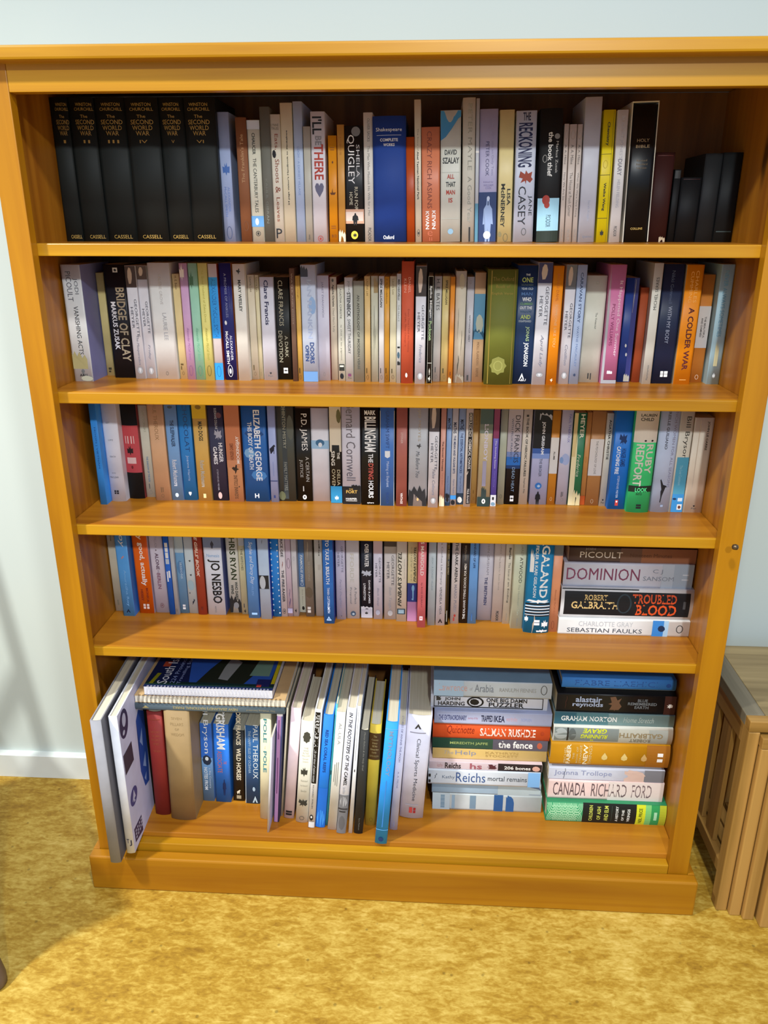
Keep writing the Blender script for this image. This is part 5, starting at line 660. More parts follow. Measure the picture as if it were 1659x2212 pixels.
bk(x=-.1836,y=.1835,z=.5383,T=.012,h=.181,d=.111,kind='pb',col='#6b90c2',label='short blue paperback with cream box on its lower half, 19th from left, fourth shelf',group='books on the fourth shelf',items=[('FAMOUS FIVE',.0666,.1272,.3,.7,'#e4ecf4','Dbi'),('@ring',.0597,.0666,.25,.75,'#f2f2f2','D'),('=',.0005,.0571,0,1,'#d0cdb8','D'),('Enid Blyton',.0177,.051,.36,.6,'#8a8878','D'),('@blob',.0053,.0142,.35,.8,'#222','D')])
bk(x=-.1663,y=.1657,z=.5383,T=.0165,h=.198,d=.128,kind='pb',col='#8a7f72',label='taupe photographic paperback with a double-lobed logo, 20th from left, fourth shelf',group='books on the fourth shelf',items=[('@crack',.1227,.1625,.2,.6,'#b0a698','D'),('SESSIONS',.0789,.1211,.4,.66,'#a69c90','D'),('@blob',.0411,.0652,0,.9,'#6f5f4c','D'),('@rect',.0163,.0219,.2,.6,'#efe9e0','D'),('@rect',.009,.0149,.2,.6,'#efe9e0','D')])
bk(x=-.1472,y=.1692,z=.5383,T=.0161,h=.198,d=.128,kind='pb',col='#d1cec5',label='stone white paperback with short bold black line at top, 21st from left, fourth shelf',group='books on the fourth shelf',items=[('Organist at P',.1317,.2006,.5,.72,'#2c2a28','Ub'),('@rect',.1015,.1133,.4,.75,'#c4c0b8','D')])
bk(x=-.1244,y=.1383,z=.5383,T=.0199,h=.198,d=.128,kind='pb',col='#2f79d3',label='deep sky blue paperback pulled forward with white capitals, 22nd from left, fourth shelf',group='books on the fourth shelf',cf='#2c3c9c',items=[('=',.0894,.1553,.05,.95,'#2a6fc6','D'),('TO TAKE A BREATH',.0861,.1794,.28,.62,'#eef2fa','Db'),('TANIA CLIFTON-SMITH',.0233,.0786,.36,.6,'#d4e0f4','Db'),('@tri',.0095,.0164,.3,.65,'#a8c8ee','D'),('=',.0069,.0095,.25,.72,'#a8c8ee','D')])
bk(x=-.1027,y=.1577,z=.5383,T=.0181,h=.198,d=.128,kind='pb',col='#cac7e2',label='lavender romance paperback, right of deep sky blue one, 23rd from left, fourth shelf',group='matching white regency romance paperbacks',items=[('GEORGETTE',.1028,.1582,.6,.82,'#6c6c88','D'),('HEYER',.1145,.1443,.2,.42,'#6c6c88','D'),("Faro's Daughter",.0244,.0877,.35,.62,'#9a98b4','Di'),('@ring',.0087,.0175,.35,.6,'#9a98b4','D'),('@e',.007,.0087,.5,.58,'#1c1c20','D')])
bk(x=-.0792,y=.1624,z=.5383,T=.0252,h=.198,d=.128,kind='pb',col='#dddbe0',label='white paperback with very faint capitals and globe logo, 24th from left, fourth shelf',group='books on the fourth shelf',items=[('FFORDE',.0794,.1412,.3,.6,'#c9c6bd','D'),('A Perfect',.0322,.0692,.62,.8,'#7b7980','D'),('Proposal',.0331,.0683,.24,.42,'#7b7980','D'),('@e',.0053,.0166,.3,.72,'#41556c','D'),('@leaf',.0074,.014,.42,.62,'#b8c8d4','D')])
bk(x=-.0522,y=.1667,z=.5383,T=.0226,h=.198,d=.128,kind='pb',col='#1d212f',label='inky black paperback with white splash and white foot, 25th from left, fourth shelf',group='books on the fourth shelf',items=[('OVER WATER',.1118,.1606,.34,.7,'#eef0f4','Db'),('@splat',.0908,.1051,.05,.95,'#c4ccdc','D'),('DAVID & JAMES',.0326,.0832,.62,.82,'#eef0f4','Db'),('LIVINGSTON',.0395,.0764,.22,.42,'#eef0f4','Db'),('=',.0005,.0196,0,1,'#d4d1db','D'),('@tear',.0187,.0266,0,1,'#e4e4ea','D'),('@leaf',.0074,.0152,.35,.6,'#333','D')])
bk(x=-.0297,y=.163,z=.5383,T=.0173,h=.198,d=.128,kind='pb',col='#dbd9eb',label='lilac white romance paperback with floral top, 26th from left, fourth shelf',group='matching white regency romance paperbacks',items=[('=',.1422,.1959,0,1,'#c4b1c2','D'),('GEORGETTE',.0804,.1339,.62,.84,'#4c4c58','D'),('HEYER',.0914,.1215,.22,.44,'#4c4c58','D'),('Black Sheep',.0291,.0686,.38,.64,'#9a98a8','Di'),('@e',.0091,.0204,.25,.75,'#bcbccc','D')])
bk(x=-.0054,y=.1634,z=.5383,T=.0236,h=.198,d=.128,kind='pb',col='#d6d1d1',label='greyish white romance paperback with dark photo top, 27th from left, fourth shelf',group='matching white regency romance paperbacks',items=[('=',.1565,.1962,0,1,'#463c3c','D'),('=',.1426,.1574,0,1,'#a9a4a4','D'),('GEORGETTE',.075,.1393,.6,.82,'#55535a','D'),('HEYER',.0885,.1244,.22,.44,'#55535a','D'),('Bath Tangle',.0227,.0707,.35,.62,'#b0acb0','Di'),('@e',.0079,.0201,.3,.72,'#c4c0c0','D')])
bk(x=.0173,y=.1555,z=.5383,T=.0199,h=.198,d=.128,kind='pb',col='#e4ddcc',label='cream paperback with bold black slanting title reading upward, 28th from left, fourth shelf',group='books on the fourth shelf',items=[("FINBAR'S HOTEL",.0334,.1498,.12,.5,'#26241f','Ubi'),('Devised and edited by',.0936,.1351,.72,.8,'#6a665c','U'),('@rect',.0162,.0282,.08,.88,'#2e4450','D'),('@rect',.0181,.0264,.2,.76,'#9fbccb','D')])
bk(x=.0384,y=.157,z=.5383,T=.0191,h=.198,d=.128,kind='pb',col='#dccf9b',label='cream, navy and mauve paperback with a pale blue key, 29th from left, fourth shelf',group='books on the fourth shelf',items=[('20 LADIES',.0867,.161,.3,.45,'#a9a283','U'),("FINBAR'S HOTEL",.0867,.161,.6,.85,'#26241f','Ubi'),('=',.0435,.0837,0,1,'#2c3a82','D'),('@key',.0469,.08,.25,.9,'#7fb4dc','D'),('=',.0005,.0435,0,1,'#b985ae','D')])
bk(x=.057,y=.1328,z=.5383,T=.0159,h=.198,d=.128,kind='pb',col='#e97982',label='coral pink paperback pulled forward with white capitals, 30th from left, fourth shelf',group='books on the fourth shelf',items=[('CALLUS MARIGOLD',.1117,.2188,.3,.7,'#f6e4e6','Db'),('by ROSS MURRAY',.0435,.0961,.36,.6,'#82323c','D'),('@rect',.016,.0245,.28,.66,'#f8e0e2','D'),('@rect',.0184,.0223,.38,.56,'#e97982','D')])
bk(x=.0763,y=.1429,z=.5383,T=.0145,h=.205,d=.128,kind='pb',col='#bdccd4',label='pale grey blue paperback with faint grey capitals, 31st from left, fourth shelf',group='books on the fourth shelf',items=[('LEIGH - A DORSET VILLAGE',.076,.1468,.42,.64,'#8fa0aa','D')])
bk(x=.0941,y=.1436,z=.5383,T=.0177,h=.198,d=.128,kind='pb',col='#e5e3eb',label='white paperback with spaced grey serif title and dark triangle, 32nd from left, fourth shelf',group='books on the fourth shelf',items=[("The Diver's Clothes Lie Empty",.0878,.2218,.36,.62,'#7c7a86','D'),('VENDELA VIDA',.0237,.0837,.38,.62,'#4c4a54','D'),('@tri',.0057,.0152,.25,.75,'#2a1414','D')])
bk(x=.1066,y=.147,z=.5383,T=.0063,h=.198,d=.128,kind='pb',col='#2a2418',label='narrow black paperback with gold edge lines, 33rd from left, fourth shelf',group='books on the fourth shelf',items=[('=',.0241,.1975,.1,.2,'#a8874a','D'),('BRAND NEW ANCIENTS',.1409,.186,.4,.8,'#c8a868','D'),('KATE TEMPEST',.1082,.1361,.4,.8,'#d8c8a0','D'),('=',.0069,.031,.4,.6,'#b8b4a8','D')])
bk(x=.1221,y=.1528,z=.5383,T=.0164,h=.198,d=.128,kind='pb',col='#dacfcd',label='grey pink paperback with heavy black and grey capitals, 34th from left, fourth shelf',group='books on the fourth shelf',items=[('THE DARK ARENA',.0893,.1744,.38,.72,'#25222a','Db'),('MARIO PUZO',.025,.0851,.38,.7,'#9a939c','Db'),('@e',.0147,.0207,.4,.65,'#a8342c','D'),('@rect',.0061,.0138,.35,.5,'#a8342c','D')])
bk(x=.1399,y=.1555,z=.5383,T=.0164,h=.198,d=.128,kind='pb',col='#33271f',label='dark brown paperback with small white upward capitals, 35th from left, fourth shelf',group='books on the fourth shelf',items=[('THE KALAHARI TYPING SCHOOL FOR MEN',.0095,.1283,.4,.68,'#f0ebe4','Ub'),('Alexander McCall Smith',.1357,.1665,.36,.6,'#a89c90','U')])
bk(x=.1566,y=.1548,z=.5383,T=.0165,h=.198,d=.128,kind='pb',col='#70a9ea',label='soft blue paperback with navy capitals at its top, 36th from left, fourth shelf',group='books on the fourth shelf',items=[('STANDARD OF LIFE',.12,.1792,.42,.66,'#1f3460','Db'),('=',.0061,.0216,.42,.5,'#4878bc','D')])
bk(x=.1813,y=.1711,z=.5383,T=.0282,h=.178,d=.111,kind='pb',col='#d4d0db',label='lilac grey paperback with grey name and navy serif title, 37th from left, fourth shelf',group='books on the fourth shelf',items=[('JOHN GRISHAM',.0992,.1732,.5,.7,'#908d9a','D'),('THE BRETHREN',.0338,.0941,.44,.64,'#2b3164','Db')])
bk(x=.2062,y=.1643,z=.5383,T=.0206,h=.198,d=.128,kind='pb',col='#d9ccc5',label='dusky pink white paperback with faint grey title, 38th from left, fourth shelf',group='books on the fourth shelf',items=[('REDMOND',.1474,.191,.5,.66,'#a49a94','D'),('The Battle for Room Service',.0702,.1425,.46,.62,'#aba09a','D'),('PICADOR',.0026,.0242,.4,.66,'#3a3430','Db')])
bk(x=.224,y=.1578,z=.5383,T=.0139,h=.198,d=.128,kind='pb',col='#e3dbc9',label='ivory paperback with small serif title, left of pale green one, fourth shelf',group='books on the fourth shelf',items=[('Barnes',.1392,.1627,.42,.7,'#3c3834','Db'),('The Sense of',.0947,.1318,.4,.68,'#7c766c','D'),('an Ending',.046,.0914,.4,.68,'#3c3834','D'),('VINTAGE',.0066,.0238,.45,.58,'#999','D')])
bk(x=.2427,y=.1395,z=.5383,T=.023,h=.198,d=.128,kind='pb',col='#d5dabd',label='pale green paperback with black sans surname, 40th from left, fourth shelf',group='books on the fourth shelf',items=[('MARGARET',.1539,.1952,.52,.7,'#8f9080','D'),('ATWOOD',.0979,.1515,.46,.72,'#383830','D'),("The Handmaid's Tale",.0295,.0955,.46,.62,'#aeb09c','D'),('VINTAGE',.0048,.0227,.48,.58,'#888','D')])
bk(x=.2786,y=.1268,z=.5383,T=.048,h=.205,d=.14,kind='hb',col='#1584ba',label='thick turquoise hardback with white Nordic wave patterns, 41st from left, fourth shelf',group='books on the fourth shelf',items=[('SAGALAND',.0754,.2135,.52,.84,'#f2f6f8','Db'),('RICHARD FIDLER & KARI GISLASON',.0762,.2258,.28,.4,'#e4ecf0','Db'),('@tear',.1283,.176,.1,.25,'#eef2f4','D'),('=',.0605,.0638,.02,.98,'#1c1c20','D'),('=',.0569,.0589,.02,.98,'#f2f2f2','D'),('=',.0539,.0564,.02,.98,'#1c1c20','D'),('=',.0507,.0527,.02,.98,'#f2f2f2','D'),('=',.0477,.0502,.02,.98,'#1c1c20','D'),('=',.0447,.0464,.02,.98,'#f2f2f2','D'),('=',.0414,.0442,.02,.98,'#1c1c20','D'),('=',.0387,.04,.02,.98,'#f2f2f2','D'),('=',.036,.0382,.02,.98,'#1c1c20','D'),('@splat',.0638,.0721,.05,.95,'#f2f2f2','D'),('@crack',.0005,.038,.25,.5,'#b0a08c','D'),('@rect',.0237,.0288,.4,.62,'#f2f2f2','D'),('@rect',.0175,.0224,.4,.62,'#f2f2f2','D'),('@leaf',.011,.0288,.7,.95,'#f2f2f2','D'),('@leaf',.0017,.0085,.5,.95,'#f2f2f2','D'),('@leaf',.0229,.038,.02,.16,'#f2f2f2','D')])
bk(x=.3116,y=.1303,z=.5383,T=.017,h=.198,d=.128,kind='pb',col='#e99d73',label='peach paperback with torn grey top beside the flat stack, 42nd from left, fourth shelf',group='books on the fourth shelf',items=[('=',.1604,.1975,0,1,'#6b7179','D'),('Alexander McCall Smith',.0338,.0902,.44,.62,'#b06a48','D'),('@ring',.006,.0237,.3,.62,'#7c3c24','D')])
bk(lie=1,xr=.5686,y=.1236,z=.5383,T=.0335,h=.2476,d=.155,kind='pb',col='#e9eae8',label='ivory paperback at the bottom of the fourth shelf stack',group='books stacked on the fourth shelf',items=[('CHARLOTTE GRAY',.1066,.2097,.55,.85,'#c3c5c8','D'),('SEBASTIAN FAULKS',.0887,.2309,.15,.42,'#3c4450','D'),('=',.0489,.0698,0,1,'#3a86d2','D'),('=',.04,.0489,0,1,'#a8cce8','D'),('@blob',.0459,.0598,.3,.7,'#1c3050','D'),('@ring',.0123,.0251,.25,.75,'#222','D')])
bk(lie=1,xr=.5698,y=.1276,z=.572,T=.0633,h=.2478,d=.155,kind='hb',col='#e2e3e6',label='thick white-bound book with black panel and orange-red title in the stack, fourth shelf',group='books stacked on the fourth shelf',items=[('=',.0069,.2414,.12,.9,'#14181f','D'),('ROBERT',.1607,.2035,.62,.8,'#d8b878','Db'),('GALBRAITH',.1399,.228,.34,.58,'#e0c080','Db'),('@ring',.1152,.1429,.2,.85,'#2a3a44','D'),('TROUBLED',.032,.1142,.55,.85,'#d9542a','Db'),('BLOOD',.0308,.1063,.15,.52,'#e2582a','Db'),('=',.1033,.2464,.955,.99,'#1a1c20','D'),('@rect',.0147,.0196,.4,.65,'#4a4c50','D')])
bk(lie=1,xr=.5651,y=.1336,z=.6356,T=.0488,h=.241,d=.155,kind='pb',col='#c8ccdc',label='silvery lilac thick paperback with plum thin capitals in the stack, fourth shelf',group='books stacked on the fourth shelf',items=[('=',.0005,.058,0,1,'#a9b4c4','D'),('=',.0005,.0366,0,1,'#98a6b8','D'),('DOMINION',.0991,.2351,.28,.78,'#7c3c5c','D'),('C J',.0571,.0756,.58,.78,'#7c8494','D'),('SANSOM',.0356,.0923,.3,.48,'#7c8494','D'),('=',.0084,.021,.35,.4,'#c0c8d4','D'),('=',.0084,.02,.55,.6,'#c0c8d4','D')])
bk(lie=1,xr=.5673,y=.1376,z=.6846,T=.0289,h=.2355,d=.155,kind='pb',col='#4f3d38',label='dusky brown paperback on top of the fourth shelf stack',group='books stacked on the fourth shelf',items=[('=',.1008,.1398,0,1,'#6a4c40','D'),('=',.0005,.1008,0,1,'#8a583e','D'),('JODI',.1867,.2054,.8,.97,'#a89c94','D'),('PICOULT',.1359,.2146,.3,.72,'#e0d6cc','D'),('Nineteen Minutes',.0454,.1222,.4,.66,'#5c3a30','D')])
bk(x=-.5096,y=.0964,z=.11,T=.0038,h=.2869,d=.128,kind='pb',col='#2a2c20',label='slim dark olive book showing white upright capitals between white and red, bottom shelf',group='books on the bottom shelf',items=[('THE HOUSE PLANT EXPERT',.003,.2419,.2,.8,'#d8d8c8','Db')])
bk(x=-.4794,y=.0736,z=.1103,T=.0308,lean=.0213,h=.2546,d=.14,kind='hb',col='#8d2a25',label='dark red cloth hardback with faint gilt lines, second from left, bottom shelf',group='books on the bottom shelf',items=[('A',.2134,.2188,.45,.55,'#a8563c','H'),('HISTORY',.2041,.2094,.2,.8,'#a8563c','H'),('OF LAKE',.1946,.2,.25,.75,'#a8563c','H'),('DISTRICT',.1852,.1906,.2,.8,'#a8563c','H'),('SPORT',.1757,.1811,.3,.7,'#a8563c','H'),('TRENCH',.1587,.1634,.25,.75,'#a8563c','H'),('=',.2358,.2374,.15,.85,'#9c4430','D')])
bk(x=-.4317,y=.0621,z=.1107,T=.0516,lean=.0289,h=.2669,d=.14,kind='hb',col='#9a8057',label='thick khaki brown cloth hardback with rounded spine, third from left, bottom shelf',group='books on the bottom shelf',items=[('SEVEN',.2468,.2525,.3,.7,'#a89068','H'),('PILLARS',.2328,.2394,.25,.75,'#a89068','H'),('OF',.2215,.2268,.42,.58,'#a89068','H'),('WISDOM',.2084,.2151,.25,.75,'#a89068','H')])
bk(x=-.3935,y=.1189,z=.1104,T=.0242,lean=.0358,h=.198,d=.128,kind='pb',col='#74a6e0',label='pale blue paperback with white rounded author name, left of royal blue, bottom shelf',group='books on the bottom shelf',items=[('=',.1119,.1975,0,1,'#2f6cd0','D'),('Bill Bryson',.1232,.2525,.2,.75,'#e8f0fa','D'),('@blob',.0934,.119,.1,.9,'#22324c','D'),('@e',.1048,.1147,.35,.65,'#d8e4ee','D'),('NOTES FROM',.0296,.0876,.2,.5,'#dce8f4','Db'),('a Big Country',.034,.0862,.6,.8,'#c4d8ee','D')])
bk(x=-.361,y=.1173,z=.1106,T=.0322,lean=.0363,h=.198,d=.128,kind='pb',col='#2a7ae4',label='royal blue paperback with condensed white surname and dark figure, fifth from left, bottom shelf',group='books on the bottom shelf',items=[('JOHN',.197,.2441,.6,.8,'#dce8f8','Db'),('GRISHAM',.1357,.2239,.2,.75,'#eef4fc','Db'),('ASSOCIATE',.076,.1315,.2,.5,'#c8705c','D'),('THE',.0989,.106,.6,.8,'#c8705c','D'),('@man',.0177,.0601,.45,.75,'#142c5c','D')])
bk(x=-.3285,y=.1227,z=.1107,T=.0243,lean=.0536,h=.181,d=.111,kind='pb',col='#1b1916',label='black paperback with cream condensed capitals beside two blue spines, sixth from left, bottom shelf',group='books on the bottom shelf',items=[('DICK FRANCIS',.1443,.2255,.3,.7,'#e6dcc4','Db'),('WILD HORSES',.0544,.1358,.3,.7,'#e6dcc4','Db'),('@horse',.0178,.0295,.3,.65,'#e6dcc4','D'),('=',.0059,.0148,.3,.7,'#a89c80','D')])
bk(x=-.2973,y=.1158,z=.1107,T=.03,lean=.0484,h=.198,d=.128,kind='pb',col='#27598f',label='worn denim blue paperback with white serif name, seventh from left, bottom shelf',group='books on the bottom shelf',items=[('PAUL THEROUX',.0657,.2003,.56,.9,'#dfe8ee','D'),('THE HAPPY ISLES OF OCEANIA',.0787,.1852,.22,.4,'#a9c0d4','D'),('=',.0006,.1975,0,.04,'#c4d0d8','D'),('@tri',.003,.0206,.5,.88,'#b8ccd8','D'),('@blob',.0324,.044,.5,.7,'#a9c0d4','D')])
bk(x=-.2611,y=.0728,z=.1106,T=.0221,lean=.0525,h=.2608,d=.19,kind='hb',col='#ece4bd',label='cream hardback with teal spaced capitals, eighth from left, bottom shelf',group='books on the bottom shelf',items=[('POLE',.1908,.2478,.3,.62,'#3f8792','Db'),('TO',.176,.1828,.4,.52,'#b9b08c','D'),('POLE',.1186,.1706,.3,.62,'#3f8792','Db')])
bk(x=-.2479,y=.0329,z=.1101,T=.0035,lean=.08,h=.232,d=.2,kind='pb',col='#d6d6de',label='thin white card-bound book jutting forward past its neighbours, ninth from left, bottom shelf',group='books on the bottom shelf',cf='#c9c8e4',items=[])
bk(x=-.2365,y=.0638,z=.1104,T=.0116,lean=.0728,h=.2687,d=.21,kind='pb',col='#3c3f6c',label='slim navy booklet with mauve spine strip, tenth from left, bottom shelf',group='books on the bottom shelf',items=[('=',.0005,.2609,.12,.75,'#b083b2','D'),('@rect',.2059,.2512,.32,.5,'#6c3c70','D'),('@rect',.0728,.1617,.34,.5,'#6c3c70','D'),('=',.2609,.2677,0,1,'#e4e0e8','D')])
bk(x=-.2285,y=.0817,z=.1102,T=.0038,lean=.0885,h=.2686,d=.2273,kind='pb',col='#ded2b8',label='very thin cream board-edged booklet beside the pink book, 11th from left, bottom shelf',group='books on the bottom shelf',items=[])
bk(x=-.2123,y=.0771,z=.111,T=.0212,lean=.0969,h=.2722,d=.2319,kind='hb',col='#ecd6dd',label='tall blush pink jacketed hardback with black double-bar logo, 12th from left, bottom shelf',group='books on the bottom shelf',cf='#5a3c44',items=[('@rect',.0148,.0196,.18,.78,'#1c1c20','D'),('@rect',.0083,.0131,.18,.78,'#1c1c20','D')])
bk(x=-.1837,y=.0669,z=.111,T=.0251,lean=.0832,h=.2491,d=.17,kind='hb',col='#e9e6d5',label='cream cloth classic with small black woodcut animals, 13th from left, bottom shelf',group='books on the bottom shelf',items=[('@flower',.1978,.2256,.2,.85,'#4a4a42','D'),('THE',.1838,.1878,.35,.7,'#b4b0a0','H'),('WIND',.1774,.1818,.3,.75,'#b4b0a0','H'),('IN THE',.1713,.1757,.28,.75,'#b4b0a0','H'),('WILLOWS',.1652,.1697,.2,.85,'#b4b0a0','H'),('Kenneth',.1579,.162,.3,.75,'#b4b0a0','H'),('Grahame',.1514,.1559,.3,.75,'#b4b0a0','H'),('@leaf',.1166,.1402,.2,.75,'#3c3c36','D'),('Illustrated',.1037,.1083,.25,.8,'#8f8c7e','H'),('by Edward',.0912,.0958,.25,.8,'#8f8c7e','H'),('Bawden',.078,.0832,.3,.75,'#8f8c7e','H'),('@splat',.0409,.0601,.15,.9,'#33332d','D'),('@ring',.0065,.0162,.3,.7,'#55534a','D')])
bk(x=-.1613,y=.0516,z=.1106,T=.0142,lean=.0817,h=.2874,d=.24,kind='hb',col='#eef0f2',label='tall white book with black title label and penguin-like drawing, 14th from left, bottom shelf',group='books on the bottom shelf',items=[('=',.1123,.2817,.1,.8,'#141414','D'),('FERRETABILIA',.2001,.2779,.2,.7,'#f0f0f0','Dbi'),('Life and times of nation review',.1154,.1941,.25,.6,'#c8c8c8','Di'),('RICHARD WALSH',.0497,.1082,.35,.55,'#333','D'),('@e',.0189,.0338,.15,.7,'#222','D'),('@e',.0253,.0307,.3,.55,'#eee','D'),('@rect',.0017,.0157,.1,.9,'#dfe0e0','D')])
bk(x=-.1434,y=.0546,z=.1109,T=.0201,lean=.0901,h=.2746,d=.225,kind='hb',col='#1e80e8',label='bright blue hardback with darker blue capitals, left of teal sliver, bottom shelf',group='books on the bottom shelf',items=[('=',.0005,.0993,.04,.96,'#1a6cd0','D'),('@blob',.0022,.0449,.1,.9,'#3a94ec','D'),('RED SEA CORAL REEFS',.1383,.2398,.32,.62,'#123c80','Db')])
bk(x=-.1311,y=.0602,z=.1102,T=.0039,lean=.0945,h=.2961,d=.2488,kind='pb',col='#40b2ba',label='thin teal booklet, 16th from left, bottom shelf',group='books on the bottom shelf',items=[('=',.1284,.1386,.3,.7,'#123','D')])
bk(x=-.1182,y=.0481,z=.1108,T=.0177,lean=.0866,h=.2857,d=.24,kind='pb',col='#e7e7df',label='white paperback with spaced grey capitals, 17th from left, bottom shelf',group='books on the bottom shelf',items=[('AL-ULA',.2103,.2609,.35,.68,'#9a9a94','D'),('@rect',.1099,.1687,.62,.7,'#8c8c86','D'),('@rect',.112,.1677,.42,.5,'#8c8c86','D'),('@rect',.1202,.1627,.22,.3,'#8c8c86','D')])
bk(x=-.0986,y=.0398,z=.1108,T=.0185,lean=.0893,h=.3015,d=.24,kind='hb',col='#e1e2ec',label='white jacketed book with italic capitals and grey camel photo foot, bottom shelf',group='books on the bottom shelf',items=[('IN THE FOOTSTEPS OF THE CAMEL',.1197,.2921,.3,.68,'#26262a','Dbi'),('Eleanor Nicholson',.0992,.1156,.3,.6,'#9a9aa2','D'),('=',.0005,.0962,0,1,'#76767a','D'),('@blob',.0682,.0931,.1,.9,'#a8a8ac','D'),('=',.0599,.0641,0,1,'#3c3c40','D'),('=',.0536,.0568,.1,.8,'#2c2c30','D'),('@blob',.0092,.0452,.15,.85,'#636367','D')])
bk(x=-.0795,y=.0409,z=.1103,T=.0075,lean=.0715,h=.3052,d=.25,kind='pb',col='#eceef2',label='narrow glossy white book with a tiny black mark, 19th from left, bottom shelf',group='books on the bottom shelf',items=[('@rect',.178,.2977,.38,.5,'#aaa','D'),('@rect',.152,.158,.35,.6,'#1c1c20','D')])
bk(x=-.0631,y=.0414,z=.1105,T=.0176,lean=.0617,h=.2505,d=.2,kind='hb',col='#2b2b29',label='charcoal hardback with small grey italic title, 20th from left, bottom shelf',group='books on the bottom shelf',items=[('Monty Python & the Holy Grail',.1564,.2467,.42,.64,'#8c8c86','Di'),('Eyre Methuen',.0096,.0393,.42,.6,'#77776f','D')])
bk(x=-.0407,y=.0667,z=.1106,T=.0226,lean=.0537,h=.247,d=.165,kind='hb',col='#d9ba3c',label='mustard yellow hardback with brown label of stacked words, 21st from left, bottom shelf',group='books on the bottom shelf',items=[('=',.1639,.2271,0,1,'#5a3c1c','D'),('The',.2173,.2216,.35,.65,'#cbb47c','H'),('Country',.209,.2133,.2,.8,'#cbb47c','H'),('Diary',.2009,.2058,.28,.72,'#cbb47c','H'),('Of An',.1943,.1989,.28,.72,'#cbb47c','H'),('Edwardian',.1869,.1909,.15,.85,'#cbb47c','H'),('Lady',.179,.1836,.3,.7,'#cbb47c','H'),('EDITH HOLDEN',.1709,.1749,.12,.88,'#b49c64','H'),('@ring',.0097,.0204,.4,.7,'#7c6414','D')])
bk(x=-.0154,y=.0162,z=.1109,T=.024,lean=.0776,h=.29,d=.235,kind='hb',col='#2a9cf6',label='very tall sky blue book pulled farthest forward, 22nd from left, bottom shelf',group='books on the bottom shelf',items=[('@ring',.289,.2895,.25,.75,'#7cc0f8','D'),('=',.2725,.2741,0,1,'#6ab8f8','D'),('MYTHOLOGY',.1655,.2696,.34,.68,'#7f9cc0','Db'),('@rect',.0423,.1552,.44,.52,'#3f88d8','D'),('=',.0344,.0357,0,1,'#6ab8f8','D'),('@blob',.006,.0171,.25,.7,'#123a6c','D')])
bk(x=.0083,y=.0562,z=.1105,T=.0159,lean=.066,h=.255,d=.21,kind='hb',col='#d4d4ec',label='slim lilac white hardback of children stories beside sky blue one, bottom shelf',group='books on the bottom shelf',items=[('STORIES OF WINNIE-THE-POOH',.1687,.2773,.38,.62,'#6f6f98','D'),('A. A. MILNE',.1048,.1455,.4,.6,'#8c8cae','D'),('DEAN',.0079,.0213,.4,.6,'#9c9cbc','D')])
bk(x=.0437,y=.0943,z=.1115,T=.0491,lean=.0601,h=.2527,d=.2147,kind='hb',col='#e2e2f3',label='thick white textbook with plain black vertical title, 24th from left, bottom shelf',group='books on the bottom shelf',cf='#2c3c9c',items=[('@tri',.2216,.2341,.32,.6,'#444','D'),('=',.2112,.2133,.15,.8,'#9c9cac','D'),('Clinical Sports Medicine',.0442,.1986,.42,.62,'#3a3c48','D'),('=',.0338,.0352,.2,.75,'#b0b0c0','D'),('@rect',.0137,.0284,.38,.52,'#c44a44','D'),('@rect',.0205,.0273,.56,.66,'#a82c2c','D'),('@rect',.0137,.0194,.56,.66,'#a82c2c','D')])
bk(lie=1,xr=.3174,y=.1231,z=.11,T=.0422,h=.2294,d=.155,kind='pb',col='#c9d2d2',label='worn ivory and blue paperback at the bottom of the left stack',group='books in the left stack on the bottom shelf',items=[('=',.1928,.2289,0,1,'#b4c4cc','D'),('@rect',.2035,.212,.1,.9,'#7c98ac','D'),('@rect',.1822,.1886,.1,.9,'#8ca8bc','D'),('@rect',.1377,.1504,.1,.9,'#7c98ac','D'),('=',.0808,.0997,0,1,'#2c5c94','D'),('@tear',.0576,.0744,0,1,'#2c5c94','D')])
bk(lie=1,xr=.3138,y=.1231,z=.1525,T=.0287,h=.2276,d=.155,kind='pb',col='#a3bccf',label='pale blue paperback with grey shape, second lowest in the left stack, bottom shelf',group='books in the left stack on the bottom shelf',items=[('=',.0005,.0893,0,1,'#b4c4c8','D'),('@tear',.0005,.0245,.1,1,'#5c6c8c','D')])
bk(lie=1,xr=.3098,y=.1151,z=.1815,T=.0362,h=.2321,d=.155,kind='pb',col='#dde6f0',label='ice white paperback with thin blue surname in the left stack, bottom shelf',group='books in the left stack on the bottom shelf',items=[('Kathy',.1769,.203,.35,.62,'#5c6c84','D'),('Reichs',.1135,.1744,.2,.85,'#3c5c94','D'),('mortal remains',.0278,.1083,.35,.68,'#26303c','D'),('=',.001,.0257,0,1,'#7fb4e8','D'),('@crack',.2103,.2229,.4,.75,'#26303c','D'),('=',.2267,.2316,.1,.3,'#141820','D'),('=',.2267,.2316,.5,.7,'#141820','D')])
bk(lie=1,xr=.3117,y=.1171,z=.2181,T=.0183,h=.2325,d=.155,kind='pb',col='#d9c6cc',label='pink and black paperback with bold dark surname in the left stack, bottom shelf',group='books in the left stack on the bottom shelf',items=[('=',.0005,.0904,0,1,'#2c2226','D'),('kathy',.2044,.2158,.15,.8,'#b08c94','D'),('Reichs',.167,.1998,.12,.9,'#2c2228','Db'),('hs',.1234,.1483,.12,.9,'#a8606c','Db'),('@splat',.0925,.1131,.15,.85,'#5c2c34','D'),('206 bones',.0236,.0776,.25,.7,'#f0ece8','Db'),('@blob',.0041,.0205,.1,.8,'#d8a898','D')])
